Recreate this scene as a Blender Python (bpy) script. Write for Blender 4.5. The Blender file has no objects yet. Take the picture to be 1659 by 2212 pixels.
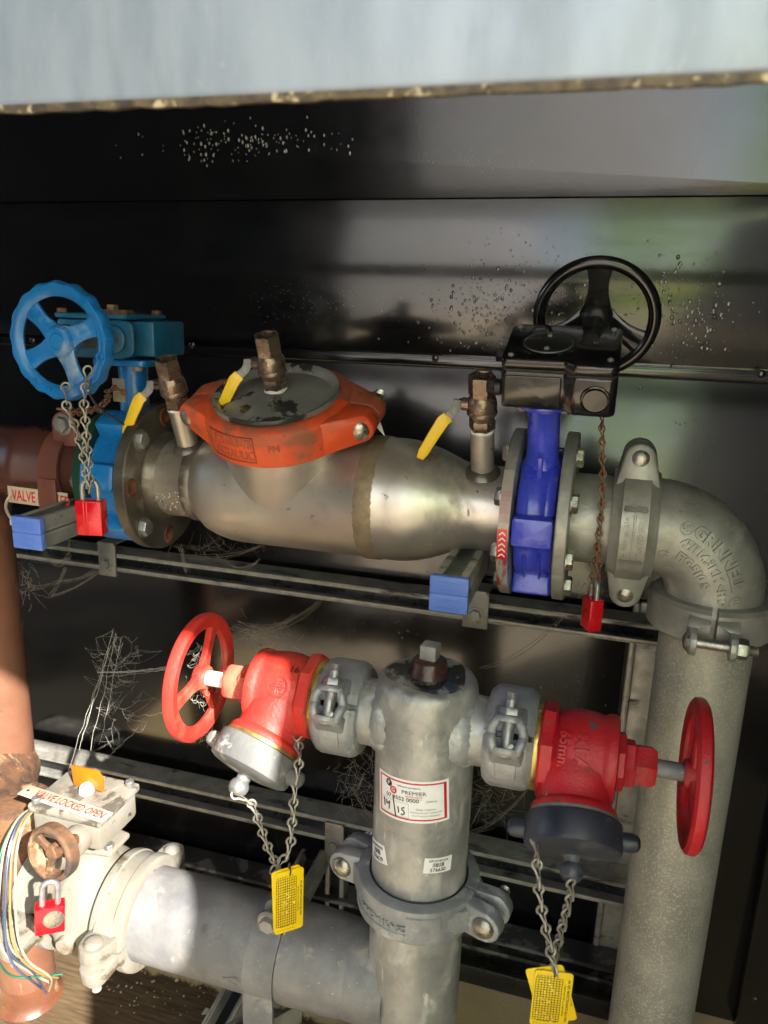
import bpy, bmesh, math, random
from mathutils import Vector, Matrix
import numpy as np
random.seed(7)
R = math.radians
PI = math.pi
S = bpy.context.scene
COL = S.collection

# ------------------------------------------------------------------ camera
W, H, F = 1659.0, 2212.0, 1665.0
PITCH, ROLL, YAW = R(14.6), R(1.8), R(16.06)
cf = Vector((-math.sin(YAW)*math.cos(PITCH), math.cos(YAW)*math.cos(PITCH), -math.sin(PITCH)))
r0 = Vector((math.cos(YAW), math.sin(YAW), 0)); u0 = r0.cross(cf)
cr = r0*math.cos(ROLL)+u0*math.sin(ROLL); cu = -r0*math.sin(ROLL)+u0*math.cos(ROLL)
cam = bpy.data.cameras.new('camera'); camo = bpy.data.objects.new('camera', cam); COL.objects.link(camo)
camo.matrix_world = Matrix((cr, cu, -cf)).transposed().to_4x4()
cam.sensor_fit = 'VERTICAL'; cam.sensor_height = 36; cam.sensor_width = 27; cam.lens = F/H*36
cam.clip_start = 0.01; cam.clip_end = 200
cam.dof.use_dof = True; cam.dof.focus_distance = 1.0; cam.dof.aperture_fstop = 7.0
S.camera = camo
# ------------------------------------------------------------------ light
SUND = Vector((-.584, .522, -.556)).normalized()
w = bpy.data.worlds.new('World'); S.world = w; w.use_nodes = True
nt = w.node_tree; sky = nt.nodes.new('ShaderNodeTexSky'); sky.sky_type = 'NISHITA'; sky.sun_disc = False
sky.sun_elevation = math.asin(-SUND.z); sky.sun_rotation = math.atan2(-SUND.x, -SUND.y)
sky.air_density = 1.0; sky.dust_density = 2.0
bg = nt.nodes['Background']; nt.links.new(sky.outputs[0], bg.inputs[0]); bg.inputs[1].default_value = 0.15
sl = bpy.data.lights.new('sun', 'SUN'); sl.energy = 5.0; sl.angle = R(0.5); sl.color = (1, .95, .87)
so = bpy.data.objects.new('sun', sl); COL.objects.link(so)
so.rotation_euler = SUND.to_track_quat('-Z', 'Y').to_euler()
S.view_settings.view_transform = 'Standard'; S.view_settings.look = 'None'
S.view_settings.exposure = 2.0; S.view_settings.gamma = 1
S.render.engine = 'CYCLES'
S.cycles.max_bounces = 10; S.cycles.diffuse_bounces = 5; S.cycles.glossy_bounces = 6
S.cycles.sample_clamp_indirect = 6

def P(px, py, Y):
    "point of the photo seen at distance plane Y (metres into the cabinet)"
    d = cf + cr*((px-W/2)/F) - cu*((py-H/2)/F)
    return d*(Y/d.y)
def PZ(px, py, z):
    d = cf + cr*((px-W/2)/F) - cu*((py-H/2)/F)
    return d*(z/d.z)

# ------------------------------------------------------------------ mesh helpers
class MB:
    def __init__(s): s.v = []; s.f = []
    def add(s, vs, fs, M=None):
        n = len(s.v)
        for p in vs:
            p = Vector(p)
            s.v.append(M @ p if M is not None else p)
        s.f += [tuple(i+n for i in f) for f in fs]
        return s
    def bm(s, b, M=None):
        b.verts.index_update()
        s.add([v.co.copy() for v in b.verts], [[v.index for v in f.verts] for f in b.faces], M); b.free(); return s
    def box(s, lo, hi, bev=0.0, M=None, seg=2):
        b = bmesh.new(); bmesh.ops.create_cube(b, size=1)
        lo = Vector(lo); hi = Vector(hi); c = (lo+hi)/2; d = hi-lo
        for v in b.verts: v.co = Vector((v.co.x*d.x, v.co.y*d.y, v.co.z*d.z))+c
        if bev: bmesh.ops.bevel(b, geom=b.edges[:], offset=bev, segments=seg, profile=.5, affect='EDGES')
        return s.bm(b, M)
    def prism(s, pts, z0, z1, bev=0.0, M=None, seg=2, ang=35):
        b = bmesh.new(); vs = [b.verts.new((x, y, z0)) for x, y in pts]
        f = b.faces.new(vs); b.normal_update()
        r = bmesh.ops.extrude_face_region(b, geom=[f])
        for v in r['geom']:
            if isinstance(v, bmesh.types.BMVert): v.co.z = z1
        bmesh.ops.recalc_face_normals(b, faces=b.faces[:])
        if bev:
            es = [e for e in b.edges if e.calc_face_angle(0) > R(ang)]
            bmesh.ops.bevel(b, geom=es, offset=bev, segments=seg, profile=.5, affect='EDGES')
        return s.bm(b, M)
    def hull(s, pts, bev=0.0, M=None):
        b = bmesh.new()
        for p in pts: b.verts.new(p)
        r = bmesh.ops.convex_hull(b, input=b.verts[:])
        bmesh.ops.delete(b, geom=[g for g in r['geom_interior'] if isinstance(g, bmesh.types.BMVert)], context='VERTS')
        loose = [v for v in b.verts if not v.link_faces]
        if loose: bmesh.ops.delete(b, geom=loose, context='VERTS')
        bmesh.ops.recalc_face_normals(b, faces=b.faces[:])
        if bev:
            bmesh.ops.dissolve_limit(b, angle_limit=R(4), verts=b.verts[:], edges=b.edges[:])
            es = [e for e in b.edges if e.calc_face_angle(0) > R(22)]
            bmesh.ops.bevel(b, geom=es, offset=bev, segments=2, profile=.5, affect='EDGES')
        return s.bm(b, M)
    def lathe(s, prof, n=32, M=None, a0=0, a1=2*PI, closed=False, rfn=None):
        """prof: [(r,z)] ; closed=True joins the last point to the first"""
        full = abs(a1-a0-2*PI) < 1e-6; k = n if full else n+1
        vs = []; fs = []; m = len(prof)
        for i in range(k):
            a = a0+(a1-a0)*i/n
            for r, z in prof:
                if rfn: r, z = rfn(r, z, a)
                vs.append((r*math.cos(a), r*math.sin(a), z))
        for i in range(n):
            j = (i+1) % k if full else i+1
            for q in range(m if closed else m-1):
                q2 = (q+1) % m
                fs.append((i*m+q, j*m+q, j*m+q2, i*m+q2))
        if closed and not full:
            fs.append(tuple(range(m))[::-1]); fs.append(tuple((k-1)*m+q for q in range(m)))
        b = bmesh.new(); bv = [b.verts.new(v) for v in vs]
        for f in fs:
            try: b.faces.new([bv[i] for i in f])
            except ValueError: pass
        bmesh.ops.remove_doubles(b, verts=b.verts[:], dist=1e-6)
        bmesh.ops.recalc_face_normals(b, faces=b.faces[:])
        return s.bm(b, M)
    def cyl(s, p0, p1, r, n=24, r1=None, bev=0.0):
        p0 = Vector(p0); p1 = Vector(p1); L = (p1-p0).length
        r1 = r if r1 is None else r1
        pr = [(0, 0), (r-bev, 0)]+([(r, bev), (r1, L-bev)] if bev else [(r1, L)])+[(r1-bev, L), (0, L)]
        if not bev: pr = [(0, 0), (r, 0), (r1, L), (0, L)]
        return s.lathe(pr, n, frame(p0, p1-p0))
    def tube(s, pts, r, n=8, closed=False, M=None):
        pts = [Vector(p) for p in pts]; m = len(pts); vs = []; fs = []
        rr = r if isinstance(r, (list, tuple)) else [r]*m
        up = None
        for i, p in enumerate(pts):
            a = pts[i-1] if (i > 0 or closed) else p
            c = pts[(i+1) % m] if (i < m-1 or closed) else p
            t = (c-a); t = t.normalized() if t.length > 1e-9 else Vector((0, 0, 1))
            if up is None: up = t.orthogonal().normalized()
            up = (up-t*up.dot(t)); up = up.normalized() if up.length > 1e-6 else t.orthogonal().normalized()
            b = t.cross(up)
            for k in range(n):
                q = 2*PI*k/n; vs.append(p+(up*math.cos(q)+b*math.sin(q))*rr[i])
        for i in range(m if closed else m-1):
            j = (i+1) % m
            for k in range(n):
                l = (k+1) % n; fs.append((i*n+k, i*n+l, j*n+l, j*n+k))
        if not closed:
            fs.append(tuple(range(n))[::-1]); fs.append(tuple((m-1)*n+k for k in range(n)))
        return s.add(vs, fs, M)
    def dome(s, c, d, r, h, n=20):
        pr = [(r, -.0005), (r, 0)]+[(r*math.cos(a), h*math.sin(a)) for a in [PI/2*i/6 for i in range(1, 7)]]
        return s.lathe(pr, n, frame(Vector(c), Vector(d)))
    def hexn(s, c, d, r, h, x=None, bev=.12):
        "hex nut or head: chamfered six-sided block"
        M = frame(Vector(c), Vector(d), x)
        return s.lathe([(0, 0), (r, 0), (r, h*(1-bev*2)), (r*.9, h), (0, h)], 6, M)
    def thread(s, c, d, r, L, pitch=.0016, n=14):
        k = max(2, int(L/pitch)); pr = [(0, 0)]
        for i in range(k): pr += [(r*.86, i*pitch), (r, (i+.5)*pitch)]
        pr += [(r*.8, k*pitch), (0, k*pitch)]
        return s.lathe(pr, n, frame(Vector(c), Vector(d)))
    def text(s, body, size, fn, depth=.0008, ax='CENTER', font_scale=(1, 1), bold=0.0, sub=None):
        "letters laid through fn(u,v,w) -> point"
        c = bpy.data.curves.new('t', 'FONT'); c.body = body; c.size = size; c.align_x = ax; c.align_y = 'CENTER'
        c.extrude = depth; c.resolution_u = 3; c.offset = bold*size
        if depth > .0004: c.bevel_depth = depth*.35; c.bevel_resolution = 1
        o = bpy.data.objects.new('t', c); me = bpy.data.meshes.new_from_object(o)
        b = bmesh.new(); b.from_mesh(me)
        vs = [fn(v.co.x*font_scale[0], v.co.y*font_scale[1], v.co.z) for v in b.verts]
        fs = [[v.index for v in f.verts] for f in b.faces]; b.free()
        s.add(vs, fs); bpy.data.objects.remove(o); bpy.data.curves.remove(c); bpy.data.meshes.remove(me)
        return s
    def mesh(s, name, smooth=38):
        me = bpy.data.meshes.new(name); me.from_pydata([tuple(v) for v in s.v], [], s.f); me.update()
        if smooth:
            me.shade_smooth(); me.set_sharp_from_angle(angle=R(smooth))
        return me

def frame(o, z, x=None):
    z = Vector(z).normalized()
    x = Vector(x) if x is not None else z.orthogonal()
    x = (x-z*x.dot(z)).normalized(); y = z.cross(x)
    M = Matrix((x, y, z)).transposed().to_4x4(); M.translation = Vector(o); return M
def T(x, y=None, z=None):
    return Matrix.Translation(Vector((x, y, z)) if y is not None else Vector(x))
def arc(cx, cy, r, a0, a1, n=8, ry=None):
    ry = ry or r
    return [(cx+r*math.cos(R(a0+(a1-a0)*i/n)), cy+ry*math.sin(R(a0+(a1-a0)*i/n))) for i in range(n+1)]
def rrect(x0, y0, x1, y1, r, n=4):
    return arc(x1-r, y1-r, r, 0, 90, n)+arc(x0+r, y1-r, r, 90, 180, n)+arc(x0+r, y0+r, r, 180, 270, n)+arc(x1-r, y0+r, r, 270, 360, n)
def spline(pts, n=8, closed=False):
    pts = [Vector(p) for p in pts]; m = len(pts); out = []
    for i in range(m if closed else m-1):
        g = lambda k: pts[k % m] if closed else pts[max(0, min(m-1, k))]
        a, b, c, d = g(i-1), g(i), g(i+1), g(i+2)
        for j in range(n):
            t = j/n
            out.append(.5*((2*b)+(c-a)*t+(2*a-5*b+4*c-d)*t*t+(3*b-a-3*c+d)*t**3))
    if not closed: out.append(pts[-1])
    return out

# ------------------------------------------------------------------ object helpers
def thing(name, label, cat, M=None, group=None):
    o = bpy.data.objects.new(name, None); COL.objects.link(o); o.empty_display_size = .02
    o.matrix_world = M if M is not None else Matrix()
    o['label'] = label; o['category'] = cat
    if group: o['group'] = group
    return o
def part(name, mb, mat, parent=None, M=None, label=None, kind=None, smooth=38):
    me = mb.mesh(name, smooth) if isinstance(mb, MB) else mb
    if not me.materials: me.materials.append(mat)
    o = bpy.data.objects.new(name, me); COL.objects.link(o)
    if parent: o.parent = parent
    if M is not None: o.matrix_local = M
    if label: o['label'] = label
    if kind: o['kind'] = kind
    return o
def solo(name, mb, mat, label, cat, M=None, group=None, smooth=38):
    "a thing that is one mesh; mesh given round its own origin"
    o = part(name, mb, mat, None, M, smooth=smooth); o['label'] = label; o['category'] = cat
    if group: o['group'] = group
    return o
def world_solo(name, mb, mat, label, cat, base, group=None, smooth=38):
    b = Vector(base); mb.v = [v-b for v in mb.v]
    return solo(name, mb, mat, label, cat, T(b), group, smooth)
def struct(name, mb, mat, M=None, smooth=38, kind='structure'):
    return part(name, mb, mat, None, M, kind=kind, smooth=smooth)
def copy_tree(o, parent=None):
    c = o.copy(); COL.objects.link(c)
    if parent: c.parent = parent
    for ch in [x for x in COL.objects if x.parent == o]: copy_tree(ch, c)
    return c
def dup(o, M, label):
    c = copy_tree(o); c.matrix_world = M; c['label'] = label; return c

# ------------------------------------------------------------------ materials
def mat(name, c1, c2=None, scale=20, rough=.5, metal=0.0, bump=.0, bscale=60, over=(), rvar=.12, coat=0.0,
        trans=0.0, spec=.5, aniso=None, vor=None, detail=6, stretch=(1, 1, 1), bdist=.001):
    m = bpy.data.materials.new(name); m.use_nodes = True; nt = m.node_tree; N = nt.nodes; L = nt.links
    b = N['Principled BSDF']; tc = N.new('ShaderNodeTexCoord')
    def noise(sc, det=6, st=(1, 1, 1), dist=0, off=0):
        mp = N.new('ShaderNodeMapping'); mp.inputs['Scale'].default_value = st; mp.inputs['Location'].default_value = (off, off*.7, off*1.3)
        L.new(tc.outputs['Object'], mp.inputs[0])
        n = N.new('ShaderNodeTexNoise'); n.inputs['Scale'].default_value = sc; n.inputs['Detail'].default_value = det
        n.inputs['Roughness'].default_value = .62; n.inputs['Distortion'].default_value = dist if sc < 200 else 0
        L.new(mp.outputs[0], n.inputs['Vector']); return n.outputs['Fac']
    def ramp(fac, lo, hi):
        r = N.new('ShaderNodeMapRange'); r.inputs['From Min'].default_value = lo; r.inputs['From Max'].default_value = hi
        r.interpolation_type = 'SMOOTHSTEP'; L.new(fac, r.inputs['Value']); return r.outputs[0]
    def mix(fac, a, bb):
        x = N.new('ShaderNodeMix'); x.data_type = 'RGBA'
        for s, v in ((0, fac), (6, a), (7, bb)):
            if hasattr(v, 'links') or isinstance(v, bpy.types.NodeSocket): L.new(v, x.inputs[s])
            else: x.inputs[s].default_value = (*v, 1) if isinstance(v, (tuple, list)) else v
        return x.outputs[2]
    col = mix(ramp(noise(scale, detail, stretch), .33, .67), c1, c2 or tuple(x*.8 for x in c1))
    if vor:   # zinc spangle
        vs, vc, amt = vor; v = N.new('ShaderNodeTexVoronoi'); v.inputs['Scale'].default_value = vs; v.inputs['Randomness'].default_value = 1
        ds = N.new('ShaderNodeVectorMath'); ds.operation = 'ADD'
        nn = N.new('ShaderNodeTexNoise'); nn.inputs['Scale'].default_value = vs*.8; L.new(tc.outputs['Object'], nn.inputs['Vector'])
        sc = N.new('ShaderNodeVectorMath'); sc.operation = 'SCALE'; sc.inputs['Scale'].default_value = .9/vs; L.new(nn.outputs['Color'], sc.inputs[0])
        L.new(tc.outputs['Object'], ds.inputs[0]); L.new(sc.outputs[0], ds.inputs[1]); L.new(ds.outputs[0], v.inputs['Vector'])
        sp = N.new('ShaderNodeSeparateColor'); L.new(v.outputs['Color'], sp.inputs[0])
        mm = N.new('ShaderNodeMath'); mm.operation = 'MULTIPLY'; mm.inputs[1].default_value = amt; L.new(sp.outputs[0], mm.inputs[0])
        col = mix(mm.outputs[0], col, vc)
    rsock = ramp(noise(scale*1.7, 4, stretch, off=3.1), .3, .7)
    rr = N.new('ShaderNodeMapRange'); rr.inputs['To Min'].default_value = max(.03, rough-rvar); rr.inputs['To Max'].default_value = min(1, rough+rvar)
    L.new(rsock, rr.inputs['Value']); ro = rr.outputs[0]
    ms = None
    for i, ov in enumerate(over):      # (colour, scale, lo, hi, roughness, stretch)
        c, sc, lo, hi = ov[:4]; rg = ov[4] if len(ov) > 4 else None; st = ov[5] if len(ov) > 5 else (1, 1, 1)
        k = ramp(noise(sc, 8, st, .4, off=5.3*(i+1)), lo, hi); col = mix(k, col, c)
        if rg is not None:
            x = N.new('ShaderNodeMix'); L.new(k, x.inputs[0]); L.new(ro, x.inputs[2]); x.inputs[3].default_value = rg; ro = x.outputs[0]
        if metal > 0:
            x = N.new('ShaderNodeMix'); L.new(k, x.inputs[0])
            if ms is None: x.inputs[2].default_value = metal
            else: L.new(ms, x.inputs[2])
            x.inputs[3].default_value = metal*.25; ms = x.outputs[0]
    L.new(col, b.inputs['Base Color']); L.new(ro, b.inputs['Roughness']); b.inputs['Metallic'].default_value = metal
    if ms is not None: L.new(ms, b.inputs['Metallic'])
    b.inputs['Coat Weight'].default_value = coat; b.inputs['Coat Roughness'].default_value = .08
    b.inputs['Transmission Weight'].default_value = trans; b.inputs['Specular IOR Level'].default_value = spec
    if bump:
        bp = N.new('ShaderNodeBump'); bp.inputs['Strength'].default_value = bump; bp.inputs['Distance'].default_value = bdist
        L.new(noise(bscale, 5, stretch, off=9), bp.inputs['Height']); L.new(bp.outputs[0], b.inputs['Normal'])
        if coat: L.new(bp.outputs[0], b.inputs['Coat Normal'])
    m.diffuse_color = (*c1, 1)
    return m
DIRT = (.10, .075, .05); WHT = (.55, .53, .48); RUST = (.16, .055, .022); BLK = (.012, .012, .013)
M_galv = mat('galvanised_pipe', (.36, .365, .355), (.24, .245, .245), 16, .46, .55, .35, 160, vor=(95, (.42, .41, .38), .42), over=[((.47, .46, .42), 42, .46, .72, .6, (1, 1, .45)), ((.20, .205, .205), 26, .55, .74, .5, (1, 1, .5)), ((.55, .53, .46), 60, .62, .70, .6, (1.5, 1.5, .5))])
M_galvs = mat('speckled_galvanised', (.40, .39, .33), (.27, .265, .225), 9, .5, .4, .2, 300, over=[((.47, .445, .37), 330, .48, .66, .6), ((.16, .15, .12), 9, .66, .76, .6)])
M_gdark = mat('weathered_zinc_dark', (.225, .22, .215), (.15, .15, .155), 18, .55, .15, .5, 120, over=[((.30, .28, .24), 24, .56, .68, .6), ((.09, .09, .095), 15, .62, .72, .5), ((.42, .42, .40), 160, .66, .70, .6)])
M_cast = mat('cast_galvanised', (.34, .35, .36), (.24, .25, .26), 30, .5, .4, .8, 260, over=[((.50, .51, .51), 22, .53, .66, .55), ((.10, .09, .08), 20, .68, .78, .7)])
M_castw = mat('cast_galvanised_warm', (.40, .395, .35), (.27, .265, .235), 22, .48, .5, .5, 240, over=[((.42, .42, .38), 13, .58, .72, .5), ((.09, .08, .065), 16, .66, .78, .7)])
M_zinc = mat('bolt_zinc', (.42, .395, .33), (.27, .26, .235), 60, .32, .85, .25, 300)
M_bolt = mat('bolt_grey', (.36, .36, .36), (.24, .24, .24), 60, .4, .7, .25, 300, over=[((.20, .10, .05), 40, .66, .75, .7)])
M_steel = mat('satin_stainless', (.54, .50, .45), (.42, .385, .34), 6, .40, .8, .25, 380, over=[((.15, .12, .095), 6, .54, .70, .5), ((.14, .10, .07), 70, .66, .72, .6), ((.62, .56, .47), 5, .60, .76, .3)], bdist=.0006)
M_steeld = mat('stained_stainless', (.17, .15, .125), (.10, .085, .07), 11, .38, .6, .3, 200, over=[((.32, .29, .25), 9, .56, .7, .35), ((.17, .07, .035), 16, .70, .78, .7)])
M_cap = mat('wet_steel_cap', (.30, .295, .28), (.20, .195, .185), 10, .45, .4, .3, 90, over=[((.030, .030, .030), 15, .54, .58, .18), ((.32, .31, .29), 26, .64, .72, .5)])
M_orange = mat('orange_paint_dusty', (.66, .085, .018), (.54, .062, .014), 12, .5, 0, .5, 140, over=[((.24, .08, .04), 15, .52, .72, .7), ((.09, .04, .025), 40, .64, .72, .8)], bdist=.001)
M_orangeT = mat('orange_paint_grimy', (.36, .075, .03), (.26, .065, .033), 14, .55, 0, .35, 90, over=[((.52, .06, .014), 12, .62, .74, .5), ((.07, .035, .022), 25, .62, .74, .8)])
M_rblue = mat('royal_blue_paint', (.045, .065, .58), (.035, .05, .47), 12, .28, 0, .5, 70, over=[((.16, .18, .58), 30, .60, .74, .4), ((.10, .10, .16), 14, .66, .76, .6)], coat=.7, bdist=.0015)
M_blue = mat('azure_paint', (.008, .155, .44), (.007, .12, .36), 14, .34, 0, .7, 80, over=[((.22, .30, .36), 13, .56, .72, .6), ((.05, .03, .02), 20, .74, .80, .8)], coat=.25, bdist=.0015)
M_bluebox = mat('teal_blue_paint', (.010, .12, .25), (.008, .08, .16), 10, .45, 0, .4, 60, over=[((.05, .035, .025), 9, .58, .75, .8), ((.20, .22, .22), 25, .72, .8, .6)])
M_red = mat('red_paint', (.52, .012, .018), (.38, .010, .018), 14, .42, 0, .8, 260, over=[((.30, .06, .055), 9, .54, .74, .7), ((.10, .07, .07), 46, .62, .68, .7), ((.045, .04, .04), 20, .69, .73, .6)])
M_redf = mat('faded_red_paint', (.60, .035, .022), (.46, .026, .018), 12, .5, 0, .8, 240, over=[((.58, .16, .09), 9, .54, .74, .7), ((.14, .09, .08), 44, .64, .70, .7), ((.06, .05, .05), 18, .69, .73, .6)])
M_plred = mat('padlock_red', (.62, .006, .012), (.55, .006, .012), 20, .28, .15, 0.05, 60, coat=.3)
M_black = mat('gloss_black_paint', (.006, .006, .007), (.010, .010, .011), 12, .16, 0, .12, 60, coat=.5, rvar=.05, over=[((.05, .045, .035), 14, .68, .80, .5)])
M_blackd = mat('dusty_black_paint', (.012, .012, .012), (.02, .019, .016), 12, .35, 0, .2, 60, over=[((.07, .06, .045), 14, .6, .75, .6)])
M_navy = mat('dark_plastic_cap', (.03, .033, .05), (.02, .022, .035), 14, .42, 0, .35, 80, over=[((.12, .12, .13), 18, .60, .76, .6)])
M_gcap = mat('grey_cast_cap', (.15, .15, .145), (.10, .10, .10), 22, .65, 0, .6, 120, over=[((.55, .52, .45), 26, .55, .68, .6), ((.07, .07, .07), 12, .66, .76, .6)])
M_brass = mat('bronze_fitting', (.25, .185, .14), (.15, .105, .08), 28, .3, .75, .5, 160, over=[((.42, .35, .27), 30, .6, .72, .4), ((.06, .03, .02), 22, .66, .76, .6)])
M_gold = mat('brass_ring', (.55, .42, .13), (.4, .3, .1), 30, .35, .8, .2, 100)
M_yel = mat('yellow_grip', (.80, .52, .008), (.72, .44, .006), 20, .35, 0, .15, 80, over=[((.3, .18, .03), 40, .73, .78, .6)], coat=.2)
M_tape = mat('white_tape', (.72, .72, .70), (.55, .55, .52), 40, .6, 0, .4, 200)
M_brown = mat('brown_painted_pipe', (.085, .028, .020), (.06, .022, .018), 8, .36, 0, .35, 80, over=[((.17, .045, .022), 7, .58, .72, .5), ((.16, .11, .09), 30, .68, .75, .7), ((.02, .013, .011), 6, .60, .75, .3)])
M_terra = mat('terracotta_painted_pipe', (.175, .078, .042), (.125, .05, .028), 9, .65, 0, .25, 80, over=[((.13, .045, .03), 7, .52, .72, .5, (1, 1, .35)), ((.42, .27, .19), 30, .62, .74, .7, (1, 1, .3)), ((.06, .025, .018), 46, .68, .73, .8)], bdist=.0015)
M_strap = mat('brown_strap', (.14, .048, .030), (.10, .036, .026), 14, .42, 0, .3, 90, over=[((.03, .02, .016), 16, .64, .74, .5)])
M_rust = mat('rusty_iron', (.17, .078, .034), (.075, .042, .026), 40, .8, .1, .9, 160, over=[((.33, .22, .12), 22, .56, .66, .8), ((.035, .028, .025), 48, .56, .66, .8)])
M_wrust = mat('dark_wet_rust', (.055, .024, .018), (.03, .015, .012), 22, .3, .1, .8, 100)
M_green = mat('dark_green_paint', (.010, .045, .025), (.008, .032, .02), 14, .4, 0, .5, 60, over=[((.25, .27, .24), 22, .68, .78, .6)])
M_white = mat('bleached_white_paint', (.22, .205, .175), (.17, .155, .125), 12, .6, 0, .6, 120, over=[((.085, .062, .036), 22, .56, .66, .8), ((.05, .035, .02), 55, .66, .72, .8)])
M_whited = mat('dirty_white_paint', (.22, .20, .165), (.16, .14, .11), 18, .7, 0, .6, 90, over=[((.15, .105, .06), 24, .54, .66, .9), ((.20, .09, .04), 30, .68, .76, .9)])
M_lid = mat('grimy_lid', (.24, .22, .18), (.15, .13, .10), 22, .75, 0, .6, 140, over=[((.07, .06, .045), 36, .52, .62, .9), ((.34, .32, .28), 16, .62, .7, .7)])
M_sign = mat('sign_plastic', (.46, .38, .28), (.42, .345, .25), 12, .5, 0, .1, 80, over=[((.35, .26, .16), 60, .68, .75, .7)])
M_signr = mat('sign_red_print', (.55, .015, .02), None, 30, .5)
M_label = mat('label_white', (.78, .78, .78), (.72, .72, .73), 30, .45, 0, .08, 60)
M_ink = mat('black_print', (.02, .02, .022), None, 30, .5)
M_inkg = mat('grey_print', (.22, .22, .23), None, 30, .5)
M_amber = mat('amber_plastic', (.50, .12, .003), (.46, .10, .003), 12, .4, 0, .1, 60)
M_tag = mat('yellow_tag', (.82, .58, .004), (.78, .52, .003), 20, .42, 0, .15, 40, over=[((.72, .66, .22), 40, .66, .75, .3)])
M_chain = mat('chain_zinc', (.36, .34, .30), (.24, .22, .18), 40, .45, .5, .2, 300, over=[((.20, .07, .03), 22, .60, .70, .8)])
M_chainr = mat('chain_rusty', (.24, .17, .12), (.20, .09, .05), 40, .5, .45, .3, 300, over=[((.22, .07, .028), 25, .50, .60, .8)])
M_strut = mat('strut_zinc', (.46, .44, .38), (.30, .29, .26), 26, .45, .45, .5, 160, over=[((.05, .048, .045), 28, .56, .66, .5, (.3, 1, 1)), ((.60, .57, .48), 40, .62, .72, .7, (.3, 1, 1))])
M_strutshade = mat('strut_shade', (.06, .065, .075), (.03, .032, .036), 14, .3, .6, .3, 100, over=[((.13, .14, .16), 8, .55, .7, .3, (.2, 1, 1))])  # shade of the channel interior put into the colour
M_bracket = mat('bracket_zinc', (.36, .35, .32), (.24, .235, .22), 20, .45, .5, .3, 200, over=[((.17, .06, .03), 24, .58, .66, .8)])
M_bcap = mat('blue_plastic_cap', (.10, .20, .60), (.08, .16, .52), 16, .5, 0, .25, 100, over=[((.30, .36, .55), 30, .66, .75, .6)])
M_wall = mat('black_powder_coat', (.005, .005, .0055), (.004, .004, .0045), 6, .165, 0, .06, 240, coat=.45, rvar=.03, spec=.65, bdist=.0006, over=[((.035, .03, .022), 120, .74, .78, .5)])
M_beam = mat('brushed_beam', (.35, .41, .51), (.27, .325, .42), 22, .42, .25, .3, 60, over=[((.52, .55, .60), 110, .62, .76, .4, (1, .5, .35)), ((.27, .31, .38), 18, .56, .72, .5, (1, .6, .5))], stretch=(1, .4, .3))
M_lip = mat('dirty_beam_lip', (.16, .12, .07), (.05, .04, .03), 90, .6, .1, .6, 200, over=[((.55, .45, .28), 120, .56, .64, .6)])
M_wireg = mat('green_wire', (.012, .10, .055), None, 20, .4); M_wirew = mat('pale_wire', (.34, .30, .20), None, 20, .45)
M_wireb = mat('slate_wire', (.05, .065, .11), None, 20, .4); M_wiretan = mat('brown_wire', (.30, .17, .06), None, 20, .4)
M_web = mat('cobweb', (.50, .47, .42), None, 200, .9); M_webd = mat('dusty_cobweb', (.30, .26, .21), None, 200, .9)
M_drop = mat('water_droplet', (.006, .006, .006), None, 20, .05, 0, 0, coat=1.0, spec=1.0)
M_dropw = mat('bright_droplet', (.35, .33, .30), None, 20, .08, .3, 0, coat=1.0, spec=1.0)
M_rubber = mat('rubber_gasket', (.015, .015, .016), None, 30, .6)
M_tie = mat('cable_tie', (.50, .45, .36), None, 30, .5)
M_tiek = mat('black_tie', (.03, .025, .022), None, 30, .5)

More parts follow.
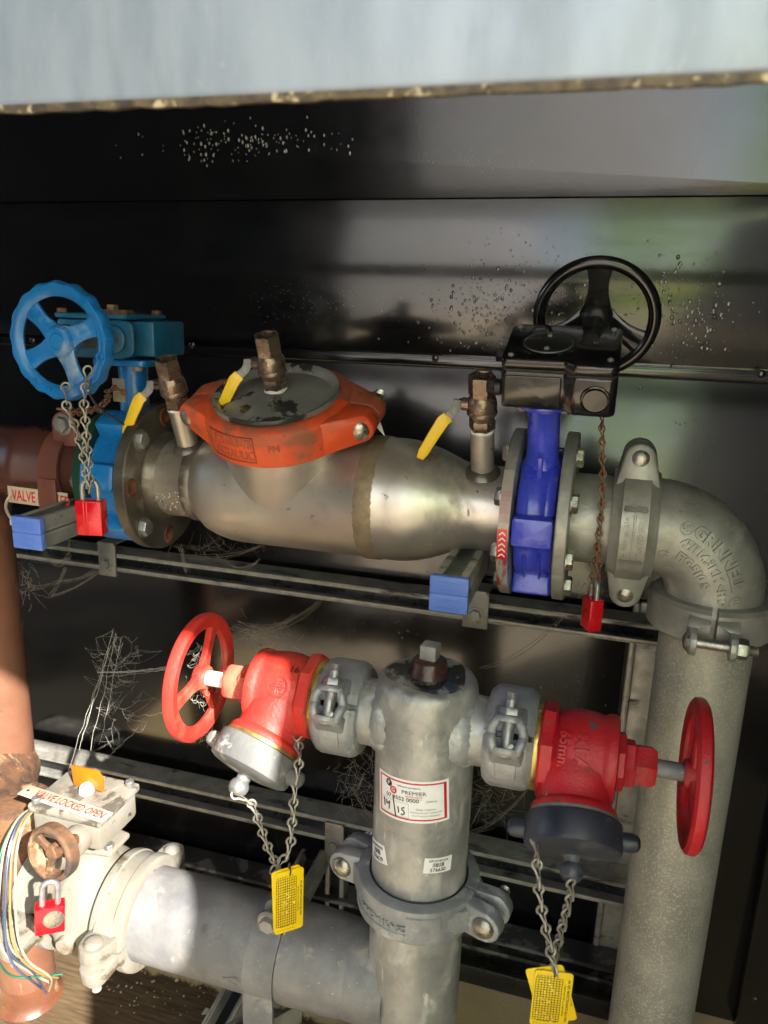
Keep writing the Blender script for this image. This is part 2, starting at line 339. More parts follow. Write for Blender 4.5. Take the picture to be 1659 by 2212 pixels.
# ------------------------------------------------------------------ setting
YW, YR, ZF = 1.37, 1.30, -1.33
def make_floor():
    m = mat('concrete_floor', (.62, .46, .24), (.54, .40, .21), 9, .75, 0, .6, 180, over=[((.22, .16, .09), 14, .62, .74, .8)], stretch=(1, 1, 1), bdist=.002)
    nt = m.node_tree; N = nt.nodes; L = nt.links; b = N['Principled BSDF']
    src = b.inputs['Base Color'].links[0].from_socket
    tc = N.new('ShaderNodeTexCoord'); sep = N.new('ShaderNodeSeparateXYZ'); L.new(tc.outputs['Object'], sep.inputs[0])
    n = N.new('ShaderNodeTexNoise'); n.inputs['Scale'].default_value = 16; n.inputs['Detail'].default_value = 10; n.inputs['Roughness'].default_value = .7; L.new(tc.outputs['Object'], n.inputs['Vector'])
    # the wet patch: between the wall and a line 0.2 m in front of it, ending at the riser
    def mth(op, a, bb):
        k = N.new('ShaderNodeMath'); k.operation = op; k.use_clamp = False
        for i, v in enumerate((a, bb)):
            if isinstance(v, (int, float)): k.inputs[i].default_value = v
            else: L.new(v, k.inputs[i])
        return k.outputs[0]
    yy = mth('ADD', sep.outputs['Y'], mth('MULTIPLY', n.outputs['Fac'], .10))
    xx = mth('ADD', sep.outputs['X'], mth('MULTIPLY', n.outputs['Fac'], .12))
    def st(v, lo, hi):
        r = N.new('ShaderNodeMapRange'); r.inputs['From Min'].default_value = lo; r.inputs['From Max'].default_value = hi; L.new(v, r.inputs['Value']); return r.outputs[0]
    wet = mth('MULTIPLY', st(yy, 1.175, 1.165), mth('MULTIPLY', st(xx, -1.02, -.94), st(xx, -.19, -.20)))
    wave = N.new('ShaderNodeTexNoise'); wave.inputs['Scale'].default_value = 150; mp = N.new('ShaderNodeMapping'); mp.inputs['Scale'].default_value = (.10, 1.0, 1)
    L.new(tc.outputs['Object'], mp.inputs[0]); L.new(mp.outputs[0], wave.inputs['Vector']); wave.inputs['Detail'].default_value = 6
    wc = N.new('ShaderNodeMix'); wc.data_type = 'RGBA'; wc.inputs[6].default_value = (.055, .033, .014, 1); wc.inputs[7].default_value = (.13, .085, .04, 1)
    L.new(st(wave.outputs['Fac'], .35, .75), wc.inputs[0])
    mx = N.new('ShaderNodeMix'); mx.data_type = 'RGBA'; L.new(wet, mx.inputs[0]); L.new(src, mx.inputs[6]); L.new(wc.outputs[2], mx.inputs[7])
    L.new(mx.outputs[2], b.inputs['Base Color'])
    g = N.new('ShaderNodeMath'); g.operation = 'SUBTRACT'; g.inputs[0].default_value = .78; L.new(wet, g.inputs[1])
    g.operation = 'MULTIPLY_ADD'; L.new(wet, g.inputs[0]); g.inputs[1].default_value = -.42; g.inputs[2].default_value = .78
    L.new(g.outputs[0], b.inputs['Roughness'])
    mb = MB(); n = 60
    mb.add([(-1.3, .1, 0), (3, .1, 0), (3, 2.2, 0), (-1.3, 2.2, 0), (-1.3, .1, -.06), (3, .1, -.06), (-1.3, 2.2, -.06)], [(0, 1, 2, 3), (4, 5, 1, 0), (4, 0, 3, 6)])
    struct('floor', mb, m, T(0, 0, ZF), smooth=0)
make_floor()
M_pave = mat('dark_soil', (.060, .050, .036), (.04, .034, .026), 3, .9, 0, .6, 60)
M_path = mat('pale_concrete_path', (.62, .50, .34), (.55, .44, .30), 3, .85, 0, .3, 60)
struct('path', MB().box((-1.38, -14, -.045), (4.5, .095, 0), .01), M_path, T(0, 0, ZF-.004), smooth=0)
struct('ground', MB().add([(-60, -60, 0), (60, -60, 0), (60, 60, 0), (-60, 60, 0)], [(0, 1, 2, 3)]), M_pave, T(0, 0, ZF-.05), smooth=0)
# debris on the floor: small flakes nobody could count
mb = MB()
for i in range(150):
    p = PZ(random.uniform(230, 620), random.uniform(2060, 2205), ZF); s_ = random.uniform(.0006, .003) if i > 8 else random.uniform(.004, .009)
    mb.hull([p+Vector((random.uniform(-1, 1)*s_, random.uniform(-1, 1)*s_, random.uniform(0, .8)*s_)) for _ in range(9)])
struct('floor_debris', mb, mat('pale_flakes', (.50, .45, .36), None, 40, .8), smooth=0, kind='stuff')

# the surroundings the glossy metal mirrors: hedge to the right, added dark and pale walls to the left
def hedge(cx, cy, wx, wy, h, n, lab):
    t = thing('hedge', lab, 'hedge', T(cx, cy, ZF-.05))
    br = MB()
    for i in range(9):
        x = (i/8-.5)*wx*.9; br.tube([(x, 0, 0), (x+random.uniform(-.1, .1), random.uniform(-.1, .1), h*.5), (x+random.uniform(-.2, .2), 0, h*.9)], [.03, .02, .008], 6)
    part('stem', br, M_rust, t, kind='stuff')
    lf = MB()
    for i in range(n):
        p = Vector((random.uniform(-.5, .5)*wx, random.uniform(-.5, .5)*wy, h*random.random()**.7)); p.z += .12*math.sin(p.x*3)*p.z/h
        s_ = random.uniform(.05, .11); q = Matrix.Rotation(random.uniform(0, 2*PI), 3, Vector((random.uniform(-1, 1), random.uniform(-1, 1), random.uniform(-1, 1))).normalized())
        lf.add([p+q@Vector(v) for v in ((-s_, 0, 0), (0, -s_*.4, 0), (s_, 0, .01), (0, s_*.4, 0))], [(0, 1, 2, 3)])
    m = bpy.data.materials.get('hedge_leaf') or mat('hedge_leaf', (.13, .24, .02), (.07, .15, .02), 4, .45)
    if 'Translucent BSDF' not in m.node_tree.nodes:
        N = m.node_tree.nodes; L = m.node_tree.links; tr = N.new('ShaderNodeBsdfTranslucent'); tr.inputs[0].default_value = (.60, .90, .06, 1)
        mx = N.new('ShaderNodeMixShader'); mx.inputs[0].default_value = .75; L.new(N['Principled BSDF'].outputs[0], mx.inputs[1]); L.new(tr.outputs[0], mx.inputs[2])
        L.new(mx.outputs[0], N['Material Output'].inputs[0])
    part('foliage', lf, m, t, kind='stuff', smooth=0)
hedge(1.85, -3.6, 2.2, .22, 4.8, 2600, 'tall leafy green hedge outside the cabinet, mirrored in the black panels')
fn = thing('added_dark_wall', 'unseen tall dark boarded wall added outside at left for its dark reflection', 'wall', T(-1.35, -2.6, ZF-.05))  # wall added behind the camera to keep the left reflections dark
pm = MB().box((-.24, -.015, 0), (0, .015, 5.0), .004).mesh('board')
M_darkwall = mat('dark_boards', (.010, .010, .011), (.007, .007, .008), 3, .9, 0, .3, 30, spec=.1)
for i in range(26):
    part('board', pm, M_darkwall, fn, T(-i*.25, 0, 0))
A0, A1 = Vector((-2.3, -2.95, ZF-.05)), Vector((.74, -9.2, ZF-.05)); dv = (A1-A0).normalized()
M_palewall = mat('pale_wall', (.62, .60, .61), (.56, .55, .56), 2, .9, 0, .3, 40)
pw_ = thing('added_pale_wall', 'unseen pale grey wall added outside, seen only as a blurred reflection', 'wall', frame(A0, (0, 0, 1), dv))  # wall added behind the camera to give the panels a grey reflection
part('wall_face', MB().box((0, 0, 0), ((A1-A0).length, .2, 5.2), .01), M_palewall, pw_)
part('coping', MB().box((-.03, -.04, 5.2), ((A1-A0).length+.03, .24, 5.28), .01), M_palewall, pw_)

# ------------------------------------------------------------------ cabinet
cab = thing('steel_cabinet', 'gloss black sheet steel cabinet enclosing the pipes under a bare metal front beam', 'cabinet', T(0, YW, ZF))
def CW(mb): mb.v = [v-Vector((0, YW, ZF)) for v in mb.v]; return mb
XL, XR = -3.0, .75
zs = P(829, 430, YW).z; zm = P(829, 762, YW).z; zm2 = P(829, 785, YW).z
part('upper_back_panel', CW(MB().box((XL, YW, zm+.002), (XR, YW+.01, zs-.001), .0008)), M_wall, cab)
# folded ledge between upper and lower panels
lm = MB()
lm.box((XL, YW-.012, zm2), (XR, YW-.002, zm-.002), .002)
part('ledge', CW(lm), M_wall, cab)
part('leak_backing', CW(MB().box((XL, YW+.011, ZF), (XR, YW+.013, .45), 0)), M_wall, cab)  # added sheet, blocks sky light leaking through the panel gaps
part('lower_back_panel', CW(MB().box((XL, YW, ZF), (XR, YW+.01, zm-.001), .0008)), M_wall, cab)
cz0 = P(650, 340, YW).z; cz1 = P(1659, 396, YW).z; cx0 = P(650, 340, YW).x; cx1 = P(1659, 396, YW).x
def cz(x): return cz1+(cz0-cz1)*(x-cx1)/(cx0-cx1)
ZT = .375
BY, BZ = .42, .1050
xs = [XL, -1.6, cx0-.12, cx0, cx0*.5+cx1*.5, cx1, XR]; vs = []; fs = []
for x in xs:
    k = max(zs+.002, cz(x)); vs += [(x, YW-.002, zs+.001), (x, YW-.002-(k-zs)*.075, k), (x, YW-.002-(k-zs)*.075-(ZT-k)*.012, ZT)]
for i in range(len(xs)-1):
    a, b = i*3, i*3+3; fs += [(a, b, b+1, a+1), (a+1, b+1, b+2, a+2)]
part('header_panel', CW(MB().add(vs, fs)), M_wall, cab, smooth=0)
LF, LZ = -.45, .895
part('raised_lid', CW(MB().hull([(x, y, z) for x in (XL-.2, 1.6) for y, z in ((YW+.012, ZT), (YW+.012, ZT+.012), (LF, LZ), (LF, LZ+.012))])), M_wall, cab)
sp = [(YW+.01, ZF), (-1.22, ZF), (-.34, .374), (-.215, .617), (-.14, .755), (YW+.01, .365)]  # unseen right panel, slanted front edge shaped to cut off the sun
sd = MB()
Mside = Matrix(((0, 0, 1, XR), (1, 0, 0, 0), (0, 1, 0, 0), (0, 0, 0, 1)))
sd.prism(sp, 0, .012, 0, Mside); part('unseen_side_panel', CW(sd), M_wall, cab)
sd = MB().prism([(YW+.01, ZF), (BY, ZF), (BY, .20), (YW+.01, .30)], 0, .012, 0, T(XL-.012-XR, 0, 0)@Mside); part('unseen_side_panel', CW(sd), M_wall, cab)
# corner post beside the right wall
xc = P(1582, 2212, YW).x
part('corner_post', CW(MB().box((xc, YW-.022, ZF), (xc+.09, YW-.001, zm2-.002), .003)), M_wall, cab)
py_ = PZ(993, 2121, ZF).y; pz_ = P(1070, 2108, py_).z
part('base_channel', CW(MB().box((XL+.01, py_, ZF), (PZ(1320, 2212, ZF).x+.04, py_+.05, ZF+.045), .004)), M_blackd, cab)
# front beam: brushed box section with a dirty lower lip
bx = MB().box((-1.3, BY-.006, BZ+.002), (XR-.01, BY, BZ+.088), .005, seg=3)
Mb = T(0, BY, BZ)@Matrix.Rotation(R(.25), 4, 'Y')@T(0, -BY, -BZ)
bx.v = [Mb@v for v in bx.v]; part('front_beam', CW(bx), M_beam, cab)
lp = MB()
n = 200
vs = []; fs = []
for i in range(n+1):
    x = -1.3+(XR+1.29)*i/n; j = random.uniform(-.0007, .0007)
    vs += [(x, BY-.0062, BZ+.004), (x, BY-.0066, BZ+j-.0005), (x, BY-.001, BZ+j), (x, BY-.001, BZ+.005)]
for i in range(n):
    a, b = i*4, i*4+4; fs += [(a, b, b+1, a+1), (a+1, b+1, b+2, a+2), (a+2, b+2, b+3, a+3)]
lp.add([Mb@Vector(v) for v in vs], fs); part('beam_lip', CW(lp), M_lip, cab)
rv = None
for px, py in ((940, 774), (415, 745), (1090, 775), (1645, 808), (1632, 2160), (70, 735)):
    p = P(px, py, YW-.012 if py < 900 else YW-.022)
    mbr = MB().dome((0, 0, 0), (0, -1, 0), .0065, .003, 16)
    rv = rv or mbr.mesh('rivet'); part('rivet', rv, M_wall, cab, T(p-Vector((0, YW, ZF))))
# water droplets on the black panels
def droplets(regions, m, seed):
    random.seed(seed); mb = MB()
    ico = [(math.cos(a)*math.cos(e), -math.sin(e), math.sin(a)*math.cos(e)) for e in (0, .7) for a in [2*PI*k/7 for k in range(7)]]+[(0, -1, 0)]
    fs = [(k, (k+1) % 7, 7+(k+1) % 7, 7+k) for k in range(7)]+[(7+k, 7+(k+1) % 7, 14) for k in range(7)]
    for (x0, y0, x1, y1, nn, s0, s1, plane) in regions:
        for i in range(nn):
            px = random.gauss((x0+x1)/2, (x1-x0)/4.2); py = random.gauss((y0+y1)/2, (y1-y0)/4.2)
            p = P(px, py, YW-.0005); s_ = s0+(s1-s0)*random.random()**2.2
            if plane == 'roof':
                q0 = P(px, py, YW); k = max(zs, cz(q0.x)); p = P(px, py, YW-.003-(min(q0.z, k)-zs)*.075-max(0, q0.z-k)*.012)
                mb.add([p+Vector((v[0]*s_*.8, v[1]*s_*.6, v[2]*s_*1.5)) for v in ico], fs)
            else:
                mb.add([p+Vector((v[0]*s_, v[1]*s_*.55, v[2]*s_*random.uniform(.9, 1.4))) for v in ico], fs)
    return mb
struct('water_droplets', droplets([(900, 580, 1190, 770, 330, .0007, .0032, 'w'), (1370, 560, 1590, 800, 260, .0007, .0034, 'w'), (1050, 540, 1470, 790, 220, .0007, .0028, 'w'), (900, 480, 1500, 720, 240, .0005, .0016, 'w'),
    (1440, 880, 1560, 1020, 60, .0007, .002, 'w'), (380, 1310, 1100, 1400, 140, .0006, .002, 'w'), (860, 1200, 1090, 1290, 60, .0006, .0018, 'w'), (1130, 1380, 1330, 1560, 60, .0006, .0018, 'w')], M_drop, 3), M_drop, kind='stuff')
struct('hanging_droplets', droplets([(300, 270, 720, 350, 150, .0009, .0026, 'roof'), (420, 590, 860, 720, 150, .0004, .0008, 'w'), (900, 320, 1150, 365, 60, .0006, .001, 'roof')], M_dropw, 4), M_dropw, kind='stuff')
random.seed(11)

# ------------------------------------------------------------------ strut rails, brackets
def strut(L, h=.041, d=.041, t=.0028):
    "lipped channel along +X, open face toward -Y, top-front corner at the origin"
    mb = MB(); lip = .009
    def seg(y0, y1, z0, z1): mb.box((0, y0, z0), (L, y1, z1), .0009, seg=1)
    seg(0, d, -t, 0); seg(0, d, -h, -h+t)
    seg(d-t, d-.0002, -h+t, -t)
    seg(0, t, -lip, -t-.0001); seg(0, t, -h+t+.0001, -h+lip)
    return mb
def strut_thing(name, lab, cat, M, L, h=.041, d=.041, mt=None, group=None, dark=True):
    t = thing(name, lab, cat, M, group)
    part('channel', strut(L, h, d), mt or M_strut, t)
    if dark: part('channel_shade', MB().box((.001, .026, -h+.004), (L-.001, d-.0035, -.004), .001), M_strutshade, t)  # dark box painting the shade inside the open channel
    return t
upz = P(725, 1225+10, YR).z
a_top = P(1209, 1323, YR).z; a_bot = P(1209, 1368, YR).z
strut_thing('strut_rail', 'upper slotted steel rail running behind the large pipe', 'rail', T(-1.28, YR, a_top), 1.47, a_top-a_bot, .05, group='horizontal strut rails')
b_top = P(311, 1682, YR).z; b_bot = P(311, 1726, YR).z
strut_thing('strut_rail', 'middle steel rail behind the red hydrant valves, partly sunlit at its left end', 'rail', T(-1.28, YR, b_top), 1.47, b_top-b_bot, .055, group='horizontal strut rails')
c_top = P(997, 2014, YR).z; c_bot = P(997, 2046, YR).z
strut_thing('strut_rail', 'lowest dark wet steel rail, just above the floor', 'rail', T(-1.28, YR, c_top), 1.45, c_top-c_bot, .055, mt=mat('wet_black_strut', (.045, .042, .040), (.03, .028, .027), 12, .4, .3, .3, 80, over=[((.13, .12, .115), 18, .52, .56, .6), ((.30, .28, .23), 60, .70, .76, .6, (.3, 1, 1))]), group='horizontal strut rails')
# vertical posts behind the rails
def post(lab, x, z0, z1, wd, Y):
    M = Matrix(((0, 0, -1, x), (0, 1, 0, Y), (1, 0, 0, z0), (0, 0, 0, 1)))
    return strut_thing('strut_post', lab, 'post', M, z1-z0, wd, .045, group='vertical strut posts')
pv = P(1352, 1450, 1.352); pw = P(1415, 1450, 1.352).x-pv.x
Ms = M_strut
vp_ = thing('strut_post', 'wide vertical steel post behind the tall grey pipe at right', 'post', T(pv.x, YR+.051, ZF), 'vertical strut posts')
hp_ = P(1352, 1300, 1.352).z-ZF
part('channel', MB().box((.012, .006, 0), (.056, .018, hp_), .002).box((0, .0, 0), (.0115, .018, hp_), .004).box((.0565, .002, 0), (.064, .018, hp_), .003), M_strut, vp_)
p1 = P(700, 1900, YR+.02).x
# rail brackets (plate, folded top, bolt)
def bracket(px, py0, py1, Y, wd, lab, M_=None):
    p = P(px, py0, Y); q = P(px, py1, Y); t = thing('rail_bracket', lab, 'bracket', T(p), group='bolted plates on the rails')
    h = p.z-q.z
    part('plate', MB().box((-wd/2, 0, -h), (wd/2, .005, 0), .0015), M_ or M_bracket, t)
    part('folded_tab', MB().box((-wd/2, .0055, -.005), (wd/2, .05, -.0002), .0015), M_ or M_bracket, t)
    part('bolt', MB().hexn((0, -.0002, -h*.62), (0, -1, 0), .0105, .008).lathe([(0, 0), (.0135, 0), (.0135, .002), (0, .002)], 20, frame((0, 0, -h*.62), (0, -1, 0))), M_bolt, t)
    return t
bracket(228, 1172, 1244, YR-.006, .041, 'small bolted plate on the upper rail under the blue valve')
bracket(1030, 1277, 1358, YR-.006, .046, 'rust edged bolted plate on the upper rail below the large pipe')
bracket(722, 1780, 1852, YR-.006, .041, 'bolted plate on the middle rail at the head of the slanting brace')
# short post under that plate and the slanting brace
strut_thing('strut_post', 'short steel post below the middle rail left of the grey riser', 'post', Matrix(((0, 0, -1, P(702, 1900, YR+.01).x), (0, 1, 0, YR+.012), (1, 0, 0, ZF), (0, 0, 0, 1))), b_bot-ZF, .041, .035, group='vertical strut posts')
A = P(700, 1835, YR-.01); B = P(470, 2260, .86)
zz = (B-A).normalized(); Mx = frame(A, Vector((0, 0, 1)))
def strut_along(A, B, h, d, lab, up=Vector((0, 0, 1)), name='strut_brace', cat='brace', mt=None, openv=None):
    X = (B-A).normalized(); Zv = (up-X*up.dot(X)).normalized(); Y = Zv.cross(X)
    if openv is not None:          # turn the open side (-Y) toward openv
        o = Vector(openv); o = (o-X*o.dot(X)).normalized(); Y = -o; Zv = X.cross(Y)
    M = Matrix((X, Y, Zv)).transposed().to_4x4(); M.translation = A
    return strut_thing(name, lab, cat, M, (B-A).length, h, d, mt)
strut_along(A, B, .052, .041, 'slanting steel brace passing behind the lower horizontal pipe', openv=(-.25, -.5, .85))
# cantilever arms under the big pipe with blue end caps
def arm(px, py, Y0, w_, lab, flip, wd=.041):
    p = P(px, py, Y0); t = thing('support_arm', lab, 'support arm', T(p), group='cantilever arms with blue caps')
    L = YR-Y0-.008
    for k, nm in ((0, 'upper_channel'), (1, 'lower_channel')):
        z = -.0225*k; m = MB(); tt = .0026; h = .0205
        # upper channel opens upward, lower one downward
        m.box((0, 0, z-h if k == 0 else z-tt), (wd, L, z-h+tt if k == 0 else z), .0005, seg=1)
        for x0 in (0, wd-tt): m.box((x0, 0, z-h+(tt if k == 0 else 0)+.0001), (x0+tt, L, z-(.0 if k == 0 else tt)-.0001), .0005, seg=1)
        for x0 in (tt+.0001, wd-tt-.007): m.box((x0, 0, z-tt if k == 0 else z-h), (x0+.007, L, z-.0001 if k == 0 else z-h+tt), .0004, seg=1)
        part(nm, m, M_strut if not flip else M_bracket, t)
    for k in (0, 1):
        cp = part('end_cap', MB().prism(rrect(-.003, -.0225*k-.0215, wd+.003, -.0225*k+.0012, .002), -.010, -.0003, .0015, Matrix(((1, 0, 0, 0), (0, 0, 1, 0), (0, 1, 0, 0), (0, 0, 0, 1)))), M_bcap, t)
        tb = MB().text('ERICO', .0095, lambda u, v, w_: (wd/2+u, -.0101-w_, -.0225*k-.0103+v), .0003)
        fr = MB()
        for a, b in (((.006, .0047), (wd-.006, .0053)), ((.006, -.0053), (wd-.006, -.0047))): fr.box((a[0], -.0106, -.0225*k-.0103+a[1]), (b[0], -.0101, -.0225*k-.0103+b[1]))
        part('moulded_name', tb.add(fr.v, fr.f), M_bcap, cp)
    return t
arm(938, 1239, .86, 0, 'support arm with two bright blue end caps under the large pipe near its middle', False)
arm(38, 1113, .84, 0, 'support arm with two faded blue end caps under the brown pipe at left', True)

# ------------------------------------------------------------------ builders
def hexbolt(mb, c, d, r, L, nut_at=None, hh=.008, washer=True):
    "head at c pointing along d; shank runs backwards"
    c = Vector(c); d = Vector(d).normalized()
    mb.hexn(c, d, r, hh)
    if washer: mb.lathe([(0, -.0015), (r*1.25, -.0015), (r*1.25, .0005), (0, .0005)], 22, frame(c, d))
    mb.cyl(c-d*L, c, r*.52, 12)
def bolt_part(parent, c, d, r, L, m, nut=None):
    c = Vector(c); d = Vector(d).normalized()
    mb = MB(); hexbolt(mb, c, d, r, L)
    b = part('bolt', mb, m, parent)
    if nut is not None:
        part('nut', MB().hexn(c-d*nut, -d, r, .009).thread(c-d*(nut+.009), -d, r*.5, .008), m, b)
    return b
def coupling(M, lab, r, a, wd, m, bm=None, head_r=.0125, nut_first=False, hr=.016, group='grooved pipe couplings', t_top=None, earr=None, gap=.004, window=True, embt=None, nutside=1, th=.013, rang=34):
    """grooved coupling: pipe axis local Z, bolts along local Y at x=+-a, front half toward -Y"""
    t = thing('pipe_coupling', lab, 'coupling', M, group); bm = bm or M_zinc
    earr = earr or head_r*1.55; h = wd/2; ro = r+th
    for s in (-1, 1):
        mb = MB()
        prof = [(r+.001, -h), (ro-.004, -h), (ro-.001, -h+.002), (ro, -h+.006), (ro, -h*.45), (ro-.002, -h*.38), (ro-.002, h*.38), (ro, h*.45), (ro, h-.006), (ro-.001, h-.002), (ro-.004, h), (r+.001, h)]
        d0 = math.asin(gap/2/ro)
        a0 = (PI+d0, 2*PI-d0) if s < 0 else (d0, PI-d0)
        mb.lathe(prof, 36, None, a0[0], a0[1], True)
        for e in (-1, 1):
            pts = []
            y1 = s*(gap/2+.0055); y2 = s*(hr)
            for k in range(14):
                q = 2*PI*k/14; pts += [(e*a+earr*math.cos(q), y1, earr*math.sin(q)), (e*a+earr*.93*math.cos(q), y2, earr*.93*math.sin(q))]
            cq = math.cos(R(rang)); sq = math.sin(R(rang))
            for zz_ in (-h*.88, h*.88): pts += [(e*(r+.002), s*gap/2, zz_), (e*(ro-.004), s*hr*.85, zz_)]
            mb.hull(pts, .0016)
            g_ = []
            for zz_ in (-h*.86, h*.86): g_ += [(e*(ro-.002)*cq, s*(ro-.002)*sq, zz_), (e*(a-earr*.72), s*hr*.92, zz_*.62), (e*(a-earr*.9), s*hr*.4, zz_*.8), (e*(r+.002), s*.004, zz_)]
            mb.hull(g_, .0016)
        hb = part('front_housing' if s < 0 else 'rear_housing', mb, m, t)
        if s < 0 and embt: embt(hb, ro, h)
    for e in (-1, 1):
        ys = -1 if nutside == 1 else 1
        mb = MB(); mb.dome((e*a, ys*(hr-.0003), 0), (0, ys, 0), head_r, head_r*.55, 24); mb.cyl((e*a, -hr*1.05, 0), (e*a, hr*1.05, 0), head_r*.5, 14)
        b = part('bolt', mb, bm, t)
        c = Vector((e*a, -ys*hr, 0)); d = Vector((0, -ys, 0))
        part('nut', MB().hexn(c, d, head_r*.95, head_r*.8).thread(c+d*head_r*.8, d, head_r*.5, .012), bm, b)
    return t
def cylmap(r, a0, zc, sgn=1, twist=0.0):
    "letters wrapped round local Z at angle a0, height zc"
    ct, st = math.cos(twist), math.sin(twist)
    def f(u, v, w_):
        u2 = u*ct-v*st; v2 = u*st+v*ct; an = a0+sgn*u2/r
        return Vector(((r+w_)*math.cos(an), (r+w_)*math.sin(an), zc+v2))
    return f

# ================================================================== UPPER RUN
AY, AZ = .997, -.25
TI = R(22)
def U(x, y=0, h=0):    # tilted frame of the check valve and its neighbours
    return T(x, AY, AZ)@Matrix.Rotation(TI, 4, 'X')@T(0, y, h)
XA = lambda x: Matrix(((0, 0, 1, x), (1, 0, 0, AY), (0, 1, 0, AZ), (0, 0, 0, 1)))      # local Z -> world X
# --- stainless check valve
cv = thing('check_valve', 'satin stainless steel check valve body with welded flange, big round outlet and two nipples', 'check valve', U(0))
RX = Matrix(((0, 0, 1, 0), (1, 0, 0, 0), (0, 1, 0, 0), (0, 0, 0, 1)))
bodyp = [(.057, -.617), (.057, -.572), (.0585, -.569), (.0585, -.564), (.058, -.560), (.064, -.552), (.073, -.540), (.0795, -.522), (.083, -.505), (.0842, -.49),
         (.0842, -.309), (.0850, -.307), (.0852, -.294), (.0850, -.281), (.0842, -.279), (.0842, -.262), (.0832, -.248), (.080, -.230), (.0745, -.212), (.068, -.196), (.0618, -.182), (.0585, -.172), (.057, -.160), (.057, -.112)]
part('body', MB().lathe(bodyp, 64, RX), M_steel, cv)
wb = MB()
random.seed(5)
wr = [(.0846, -.3065), (.0857, -.3035), (.0862, -.2935), (.0857, -.2835), (.0846, -.2805)]
wb.lathe(wr, 120, RX, rfn=lambda r, z, a: (r+random.uniform(-.0003, .0004), z+random.uniform(-.00012, .00012)))
part('weld_band', wb, mat('weld_bead', (.30, .235, .155), (.22, .17, .11), 60, .6, .5, .8, 220), cv)
wb = MB().lathe([(.0575, -.575), (.0605, -.571), (.0605, -.562), (.0585, -.557)], 90, RX, rfn=lambda r, z, a: (r+random.uniform(-.0003, .0003), z))
part('weld_band', wb, M_steeld, cv)
part('outlet_branch', MB().lathe([(.0805, .0), (.0825, .05), (.0832, .088), (.0832, .092), (.0842, .094), (.0842, .122)], 64, T(-.423, 0, 0)), M_steel, cv)
fl = part('flange', MB(), M_steeld, cv) if False else None
fm = MB().lathe([(.056, -.646), (.1075, -.646), (.109, -.6445), (.109, -.6300), (.1075, -.6285), (.066, -.6285), (.0635, -.6265), (.0600, -.620), (.0575, -.615), (.056, -.613)], 72, RX)
fl = part('flange', fm, M_steeld, cv)
hm = MB()
for k in range(8):
    q = 2*PI*(k+.5)/8-TI; c = (-.6575, .090*math.cos(q), .090*math.sin(q))
    if k in (0, 2, 4, 6) : continue
M_hole = mat('rusty_hole', (.05, .02, .01), (.20, .07, .03), 60, .8, 0, .6, 200)
for k in range(8):
    q = R(-90+22.5+45*k)-TI*0; c = Vector((-.6283, .090*math.cos(q), .090*math.sin(q)))
    if k in (0, 2, 4, 6):
        bolt_part(fl, c, (1, 0, 0), .0125, .02, M_bolt)
    else:
        part('bolt_hole', MB().lathe([(0, .0001), (.0085, .0001), (.0105, .0012), (.0128, .0006), (.0135, 0)], 22, frame(c, (1, 0, 0))), M_hole, fl)

# nipples
for x, L in ((-.577, .118), (-.150, .118)):
    n_ = part('nipple', MB().lathe([(.0150, .05), (.0150, L)], 28, T(x, 0, 0)), M_steel, cv)
    wv = MB().lathe([(.024, .0555), (.0215, .0595), (.018, .0625), (.0155, .064)], 40, T(x, 0, 0), rfn=lambda r, z, a: (r+random.uniform(-.0004, .0004), z+random.uniform(-.0004, .0004)+.003*abs(math.sin(a))*0))
    part('weld_collar', wv, M_steeld, n_)
# water drops on body
random.seed(3); dm = MB()
for i in range(46):
    px, py = random.gauss(372, 26), random.gauss(1085, 22)
    p = P(px, py, .944); lc = cv.matrix_world.inverted()@p; rr_ = math.hypot(lc.y, lc.z); f_ = .0573/rr_
    c = Vector((lc.x, lc.y*f_, lc.z*f_)); s_ = random.uniform(.0007, .0017); nd = Vector((0, c.y, c.z)).normalized()
    dm.dome(c, nd, s_, s_*.6, 8)
part('water_beads', dm, M_dropw, cv, kind='stuff')

# --- outlet cap, orange coupling
capo = solo('outlet_cap', MB().lathe([(0, .0085), (.03, .008), (.058, .0055), (.068, .003), (.073, .0005), (.0745, .003), (.078, .008), (.0835, .010), (.0842, .008), (.0842, -.012)], 64), M_cap,
    'wet dished steel cap closing the round outlet inside the orange coupling', 'pipe cap', U(-.423, 0, .146))
def orange_emb(hb, ro, h):
    tx = MB()
    tx.text('6"/168.3-75', .0165, cylmap(ro-.0024, R(254), .0085), .0009, bold=.012, font_scale=(.80, 1))
    tx.text('VICTAULIC', .0165, cylmap(ro-.0024, R(254), -.0075), .0009, bold=.012, font_scale=(.78, 1))
    tx.text('FM', .012, cylmap(ro-.0024, R(287), .003), .0009, bold=.01)
    tx.text('UL', .011, cylmap(ro-.0024, R(228), -.001), .0009, bold=.01)
    for z0, z1, a0, a1 in ((.0175, .019, 232, 273), (-.017, -.0155, 232, 273), (-.017, .019, 232, 232.9), (-.017, .019, 272.2, 273)):
        tx.lathe([(ro-.0022, z0), (ro-.0003, z0), (ro-.0003, z1), (ro-.0022, z1)], max(2, int(a1-a0)), None, R(a0), R(a1), True)
    part('raised_lettering', tx, M_orangeT, hb, kind='stuff')
